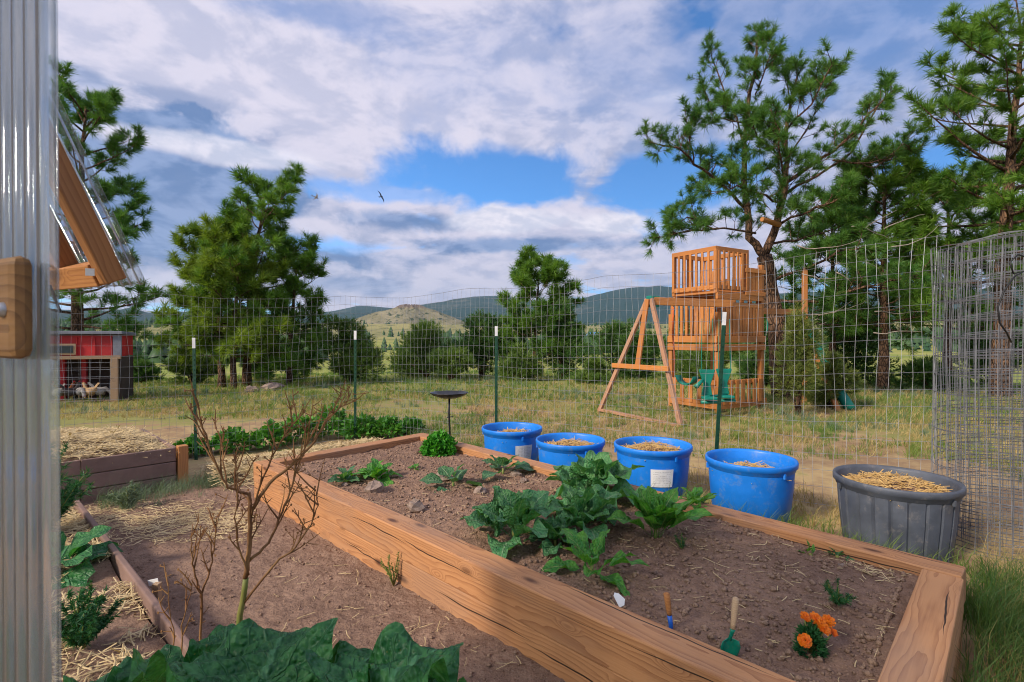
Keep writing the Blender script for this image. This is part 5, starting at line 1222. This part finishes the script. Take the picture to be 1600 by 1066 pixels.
branch([(383, 905, 0), (389, 850, 0), (391, 800, 0), (388, 770, 0)], .011, .008, tw=3)
branch([(391, 800, 0), (420, 755, .03), (462, 722, .06), (492, 690, .08), (510, 655, .10), (532, 636, .12), (556, 627, .14)], .0085, .002, tw=10, Lt=.15)
branch([(388, 772, 0), (376, 770, -.02), (355, 762, -.05), (340, 735, -.07), (326, 700, -.1), (315, 660, -.12), (306, 620, -.13)], .0065, .0016, tw=8, Lt=.15)
branch([(355, 762, -.05), (348, 720, -.03), (345, 690, -.02), (330, 650, 0)], .004, .0012, tw=4, Lt=.10)
branch([(386, 880, 0), (420, 850, .03), (440, 800, .05), (455, 760, .06), (470, 715, .07), (488, 668, .08)], .007, .0016, tw=10, Lt=.16)
branch([(378, 945, 0), (430, 880, .02), (460, 858, .03), (485, 820, .03), (497, 790, .03), (490, 760, .04)], .006, .0014, tw=9, Lt=.16)
branch([(391, 810, 0), (405, 760, -.03), (432, 700, -.05), (450, 670, -.06), (478, 640, -.06)], .005, .0012, tw=9, Lt=.12)
branch([(310, 1150, 0), (311, 1020, 0), (313, 930, 0), (300, 890, -.02), (298, 860, -.03), (300, 820, -.03)], .007, .0014, tw=6, Lt=.12)
branch([(313, 935, 0), (326, 895, .02), (333, 862, .03), (337, 825, .03), (345, 790, .03)], .005, .0012, tw=6, Lt=.12)
branch([(262, 1100, 0), (270, 1000, .02), (262, 940, .02), (259, 895, .02)], .004, .001, tw=4, Lt=.10)
branch([(280, 1040, -.05), (283, 980, -.05), (296, 930, -.05), (300, 905, -.05)], .0035, .001, tw=4, Lt=.08)
branch([(388, 900, 0), (372, 860, -.03), (366, 810, -.04), (372, 760, -.05), (365, 710, -.06)], .005, .001, tw=7, Lt=.13)

rb = empty('rhubarb_plant', (-.62, 1.32, .0), label='rhubarb with huge dark crinkled leaves along the bottom edge', cat='plant')
rb0 = Vector(rb.location); q = random.Random(12)
for (px, py, Yt, L, Wd, az, el, roll_) in [(425, 1005, 1.36, .36, .95, 1.75, 22, -.05), (300, 1030, 1.30, .36, .9, 2.6, 18, .25), (622, 1032, 1.22, .36, 1.05, .95, 26, -.1), (165, 1065, 1.30, .28, .8, 2.7, 22, .1), (520, 1060, 1.25, .30, .9, 1.2, 34, -.25), (235, 1045, 1.40, .24, .85, 2.2, 30, .3), (690, 1075, 1.25, .22, .9, .6, 25, -.2), (350, 1000, 1.45, .22, .8, 1.9, 35, .2), (440, 1120, 1.1, .35, 1.0, 1.7, 20, 0)]:
    me = leaf_mesh('leaf', L, L*Wd, 'rhubarb_leaf', q, curl=1.0, fold=.25, ruffle=.17, petiole=.10, nt=32, ns=24, shape=.75, lobes=.06, freq=3.8)
    o = link('leaf', me, None, rb); c = P(px, py, Yt)-rb0; e = R(el); dv = Vector((math.cos(az)*math.cos(e), math.sin(az)*math.cos(e), math.sin(e)))
    o.location = c-dv*L*.5; o.rotation_euler = (roll_, -e, az)
    MB().tube([Vector((q.uniform(-.05, .05), q.uniform(-.05, .05), 0)), (c-dv*L*.5)*.6+Vector((0, 0, .06)), c-dv*L*.45], [.014, .011, .008], 8).build('stalk', M['green_stem'], rb, smooth=True)

# ------------------------------------------------------------------ greenhouse at the left edge
gh = empty('greenhouse', (-.53, .60, 0), label='clear corrugated plastic greenhouse wall with wood block at the left edge', cat='greenhouse')
g0 = Vector(gh.location); wv_ = Vector((-.89, .456, 0)).normalized(); nv_ = Vector((.456, .89, 0)).normalized()
def GH(s, n, z): return wv_*s+nv_*n+Vector((0, 0, z))
def corr(name, s0, s1, z0, z1, pitch=.034, amp=.007, flat_to=0.0, par=gh, mt='clear_sheet', off=0.0):
    V = []; Q_ = []; n = int((s1-s0)/pitch*12)+2
    for k in range(n+1):
        s_ = s0+(s1-s0)*k/n; o = amp*math.sin((s_-s0)/pitch*2*math.pi) if s_ > flat_to else amp*.3*math.sin((s_-s0)/.03*math.pi)
        V += [GH(s_, o+off, z0), GH(s_, o+off, z1)]
    for k in range(n): Q_.append((2*k, 2*k+2, 2*k+3, 2*k+1))
    ob = MB().add(V, Q_).build(name, M[mt], par, smooth=True); sm_ = ob.modifiers.new('t', 'SOLIDIFY'); sm_.thickness = .0015; return ob
corr('wall_sheet', 0.0, 1.3, 0.0, 2.6, flat_to=.04)
timber('stud', GH(.250, .040, 0), GH(.250, .040, 2.6), .07, .04, M['grey_wood'], gh, .004, up=tuple(wv_))
timber('stud', GH(.75, .04, 0), GH(.75, .04, 2.6), .05, .05, M['grey_wood'], gh, .004, up=tuple(wv_))
blk = timber('latch_block', GH(.038, -.018, 1.486), GH(.15, -.018, 1.486), .022, .122, M['block_wood'], gh, .012)
bo = MB().lathe([(.001, .008), (.006, .0075), (.0085, .004), (.009, 0)], 16).build('screw', M['steel'], gh, smooth=True); bo.location = GH(.062, -.0285, 1.483)
bo.rotation_euler = (-nv_).to_track_quat('Z', 'Y').to_euler()
# rest of the house, round and behind the camera
bk_c = GH(0, -1.4, 0)
def panel(name, pts, mt='clear_roof'):
    o = MB().add(pts, [(0, 1, 2, 3)]).build(name, M[mt], gh); sm_ = o.modifiers.new('t', 'SOLIDIFY'); sm_.thickness = .004; return o
panel('wall_panel', [GH(-1.1, 0, 0), GH(-2.3, 0, 0), GH(-2.3, 0, 2.5), GH(-1.1, 0, 2.5)]); panel('wall_panel', [GH(-1.1, 0, 2.1), GH(.0, 0, 2.1), GH(.0, 0, 2.5), GH(-1.1, 0, 2.5)])
panel('wall_panel', [GH(-2.3, 0, 0), GH(-2.3, -3, 0), GH(-2.3, -3, 2.5), GH(-2.3, 0, 2.5)]); panel('wall_panel', [GH(1.3, -3, 0), GH(1.3, 0, 0), GH(1.3, 0, 2.5), GH(1.3, -3, 2.5)])
panel('wall_panel', [GH(1.3, -3, 0), GH(-2.3, -3, 0), GH(-2.3, -3, 2.5), GH(1.3, -3, 2.5)])
panel('roof_panel', [GH(1.4, .1, 2.5), GH(-2.4, .1, 2.5), GH(-2.4, -1.5, 3.1), GH(1.4, -1.5, 3.1)]); panel('roof_panel', [GH(1.4, -3.1, 2.5), GH(-2.4, -3.1, 2.5), GH(-2.4, -1.5, 3.1), GH(1.4, -1.5, 3.1)])
# open vent sash hinged on the greenhouse wall
H1 = Vector((-1.48, 1.05, 2.94)); B1 = Vector((-1.215, 1.58, 1.625))
vent = empty('roof_vent', B1, label='propped-open wooden vent sash with clear corrugated panel above the coop', cat='vent')
up_ = (B1-H1).normalized(); nrm = up_.cross(wv_).normalized()
if nrm.y < 0: nrm = -nrm
for d in (.0, .235, .47): timber('stile', wv_*(d+.025), (H1-B1)+wv_*(d+.025), 0.045, .06, M['frame_wood'], vent, .004, up=tuple(nrm))
timber('bottom_rail', wv_*.055-up_*.03+nrm*.002, wv_*.52-up_*.03+nrm*.002, .07, .07, M['frame_wood'], vent, .004, up=tuple(nrm))
V = []; Q_ = []; n = 80
for k in range(n+1):
    s_ = -.03+.5*k/n; o = nrm*(.055+.008*math.sin(s_/.05*2*math.pi)); V += [wv_*s_+o+up_*.03, wv_*s_+o+(H1-B1)]
for k in range(n): Q_.append((2*k, 2*k+2, 2*k+3, 2*k+1))
o = MB().add(V, Q_).build('clear_panel', M['clear_sheet'], vent, smooth=True); sm = o.modifiers.new('t', 'SOLIDIFY'); sm.thickness = .002
timber('stay', wv_*.30-up_*.02-nrm*.05, wv_*.30+up_*.07-nrm*.06, .010, .006, M['black_metal'], vent, .001, up=tuple(nrm))
MB().box(wv_*.03-up_*.045-nrm*.045, (.022, .004, .022), Matrix.Rotation(.5, 3, 'Z')).build('sticker', M['paper'], vent)

# birds
def bird(px, py, Y, mt, span, tilt, label):
    root = empty('bird', tuple(P(px, py, Y)), label=label, cat='bird', group='swallows in the sky'); root.rotation_euler = tilt
    MB().tube([(-.10, 0, 0), (-.04, 0, .0), (.03, 0, .005), (.08, 0, .008), (.10, 0, .005)], [.006, .022, .026, .018, .003], 8).build('body', M[mt], root, smooth=True)
    for e in (-1, 1):
        w_ = MB().add([(.05, .015*e, .005), (.045, .09*e, .03), (.0, .2*e*span, .035), (-.06, .27*e*span, .02), (-.02, .15*e, .02), (-.02, .08*e, .01), (-.03, .015*e, .002)], [tuple(range(7))]).build('wing', M[mt], root); w_.modifiers.new('t', 'SOLIDIFY').thickness = .006
    t_ = MB().add([(-.08, -.012, 0), (-.08, .012, 0), (-.19, .035, 0), (-.14, 0, 0), (-.19, -.035, 0)], [(0, 1, 2, 3, 4)]).build('tail', M[mt], root); t_.modifiers.new('t', 'SOLIDIFY').thickness = .005
bird(596, 308, 22, 'bird_dark', 1.0, (1.2, -.3, 1.2), 'dark swallow flying left of the blue gap in the clouds')
bird(494, 309, 20, 'bird_grey', .9, (.9, .4, .4), 'paler brown swallow flying left of the dark one')

# ------------------------------------------------------------------ grass
def grass(name, pts, L, wd, per, mt, seed, label, spread=.6, rad=.03):
    r_ = np.random.default_rng(seed); P_ = np.asarray(pts, float); N = len(P_)
    b = np.repeat(P_, per, 0); m_ = len(b); a = r_.uniform(0, 6.283, m_); ln = L*np.repeat(r_.uniform(.5, 1.5, N), per)*r_.uniform(.5, 1.15, m_)
    b = b+np.stack([r_.normal(0, rad, m_), r_.normal(0, rad, m_), np.zeros(m_)], -1); th_ = np.abs(r_.normal(0, spread, m_))
    d = np.stack([np.cos(a)*np.sin(th_), np.sin(a)*np.sin(th_), np.cos(th_)], -1); s = np.stack([-np.sin(a+1), np.cos(a+1), np.zeros(m_)], -1)
    w_ = (wd*np.repeat(np.clip(P_[:, 1]/7, .7, 4), per))[:, None]
    mid = b+d*(ln*.55)[:, None]; tip = b+d*ln[:, None]+np.stack([np.cos(a), np.sin(a), -.6*np.ones(m_)], -1)*(ln*.22)[:, None]
    V = np.stack([b-s*w_/2, b+s*w_/2, mid+s*w_*.38, mid-s*w_*.38, tip], 1).reshape(-1, 3); k = (np.arange(m_)*5)[:, None]
    T = np.concatenate([k+np.array([[0, 1, 2]]), k+np.array([[0, 2, 3]]), k+np.array([[3, 2, 4]])], 0)
    return tag(np_mesh(name, V, T, M[mt]), label, 'grass', kind='stuff')
def in_bed(x, y, mg_=.0):
    v = Vector((x, y)); return (v-Lc).dot(nA) > -mg_ and (v-Fc).dot(nB) > -mg_ and (v-Lc).dot(nE) > -mg_ and (v-Rc).dot(nR) > -mg_
def scatter(n, y0, y1, seed, thr, sc, pw=1.6, sd=5):
    r_ = np.random.default_rng(seed); m_ = n*5
    Yd = y0*(y1/y0)**(r_.random(m_)**(1/pw)); x = (r_.uniform(-60, 1680, m_)-800)/F*Yd
    ok = fbm(x*sc, Yd*sc, 3, sd) >= thr
    ok &= ~((Yd < 9) & (((x-Fc.x)*nB.x+(Yd-Fc.y)*nB.y) > -.05))
    ok &= ~((Yd < 8) & (x < -1.5) & (((x+3.75)*-.58+(Yd-6.1)*.815) < .1))
    x, Yd = x[ok][:n], Yd[ok][:n]
    return np.stack([x, Yd, terrain(x, Yd)-.005], -1)
grass('dry_grass', scatter(6500, 8, 24, 1, -.05, .5, 1.2), .10, .0055, 6, 'grass_dry', 1, 'short dry straw-coloured grass over the yard behind the fence')
grass('green_grass', scatter(8500, 6.0, 30, 2, -.02, .45, 1.55, 6), .13, .0055, 8, 'grass_green', 2, 'green grass tufts in the yard and meadow edge')
grass('meadow_grass', scatter(6000, 10.5, 34, 3, -.25, .3, 1.5, 8), .17, .006, 8, 'grass_green', 3, 'taller green grass under and around the trees')
grass('sage_tufts', scatter(800, 6.2, 18, 4, .10, .6, 1.5, 12), .17, .0045, 26, 'grass_blue', 4, 'scattered grey-green sage tufts in the yard')
grass('near_dry_grass', scatter(6500, 3.9, 14.5, 21, -.2, .8, .95, 31), .11, .0066, 6, 'grass_dry', 21, 'dry tufts on the bare ground just behind the fence', spread=.5)
grass('near_green_grass', scatter(1300, 4.2, 14.0, 22, .08, .9, .9, 33), .14, .0062, 12, 'grass_green', 22, 'green tufts dotted over the bare ground behind the fence', spread=.45)
# rank grass round tubs, timber corner and planter
pts = []; r_ = random.Random(8)
for k in range(900):
    s_ = r_.uniform(-.1, 5.3); o_ = r_.uniform(.03, .9); q = Fc+dB*s_-nB*o_; pts.append((q.x, q.y, 0))
grass('bed_side_grass', pts, .20, .0065, 8, 'grass_green', 5, 'grass growing between the tubs and the far timber', rad=.02, spread=.35)
pts = []
for k in range(2600):
    q = Rc+dB*r_.uniform(-.05, 1.6)-nB*r_.uniform(-1.8, .9)
    if (q-Rc).dot(nR) > -.03: continue
    pts.append((q.x, q.y, 0))
grass('corner_grass', pts[:1900], .24, .0050, 8, 'grass_dark', 6, 'long green grass at the right corner outside the bed', rad=.02, spread=.4)
pts = []
for k in range(700):
    q = Rc+dB*r_.uniform(-.05, 1.6)-nB*r_.uniform(-1.8, 1.2)
    if (q-Rc).dot(nR) > -.03: continue
    pts.append((q.x, q.y, 0))
grass('corner_dry_grass', pts, .26, .0036, 7, 'grass_dry', 7, 'dry grass stems mixed in at the right corner', rad=.03)
pts = []
for k in range(260):
    q = Vector((-3.72, 4.41))+ud.xy*r_.uniform(.1, 1.15)-vd.xy*r_.uniform(.02, .30)*(1 if r_.random() < .8 else 2); pts.append((q.x, q.y, .015))
grass('planter_grass', pts, .17, .0035, 9, 'grass_blue', 9, 'grey-green grass along the foot of the planter box', rad=.025)
pts = []
for k in range(160):
    q = Rc+dB*r_.uniform(-1.2, .25)-nB*r_.uniform(.06, .3); pts.append((q.x, q.y, 0))
grass('tub_grass', pts, .28, .0045, 9, 'grass_dark', 10, 'tall grass against the grey tub', rad=.02)

# ------------------------------------------------------------------ air
hz = MB().box((0, 0, 0), (17600, 17600, 900)).build('haze'); hz.location = (0, 0, -40+450)
m = bpy.data.materials.new('haze'); m.use_nodes = True; m.node_tree.nodes.clear(); gr = NT(m.node_tree)
vol = gr.node('ShaderNodeVolumePrincipled', {'Color': (0.55, 0.76, 1.0, 1), 'Density': 0.00007, 'Anisotropy': 0.2})
gr.l.new(vol.outputs[0], gr.node('ShaderNodeOutputMaterial').inputs['Volume']); hz.data.materials.append(m)
tag(hz, 'thin blue air between the garden and the far ridges', 'haze', kind='stuff')
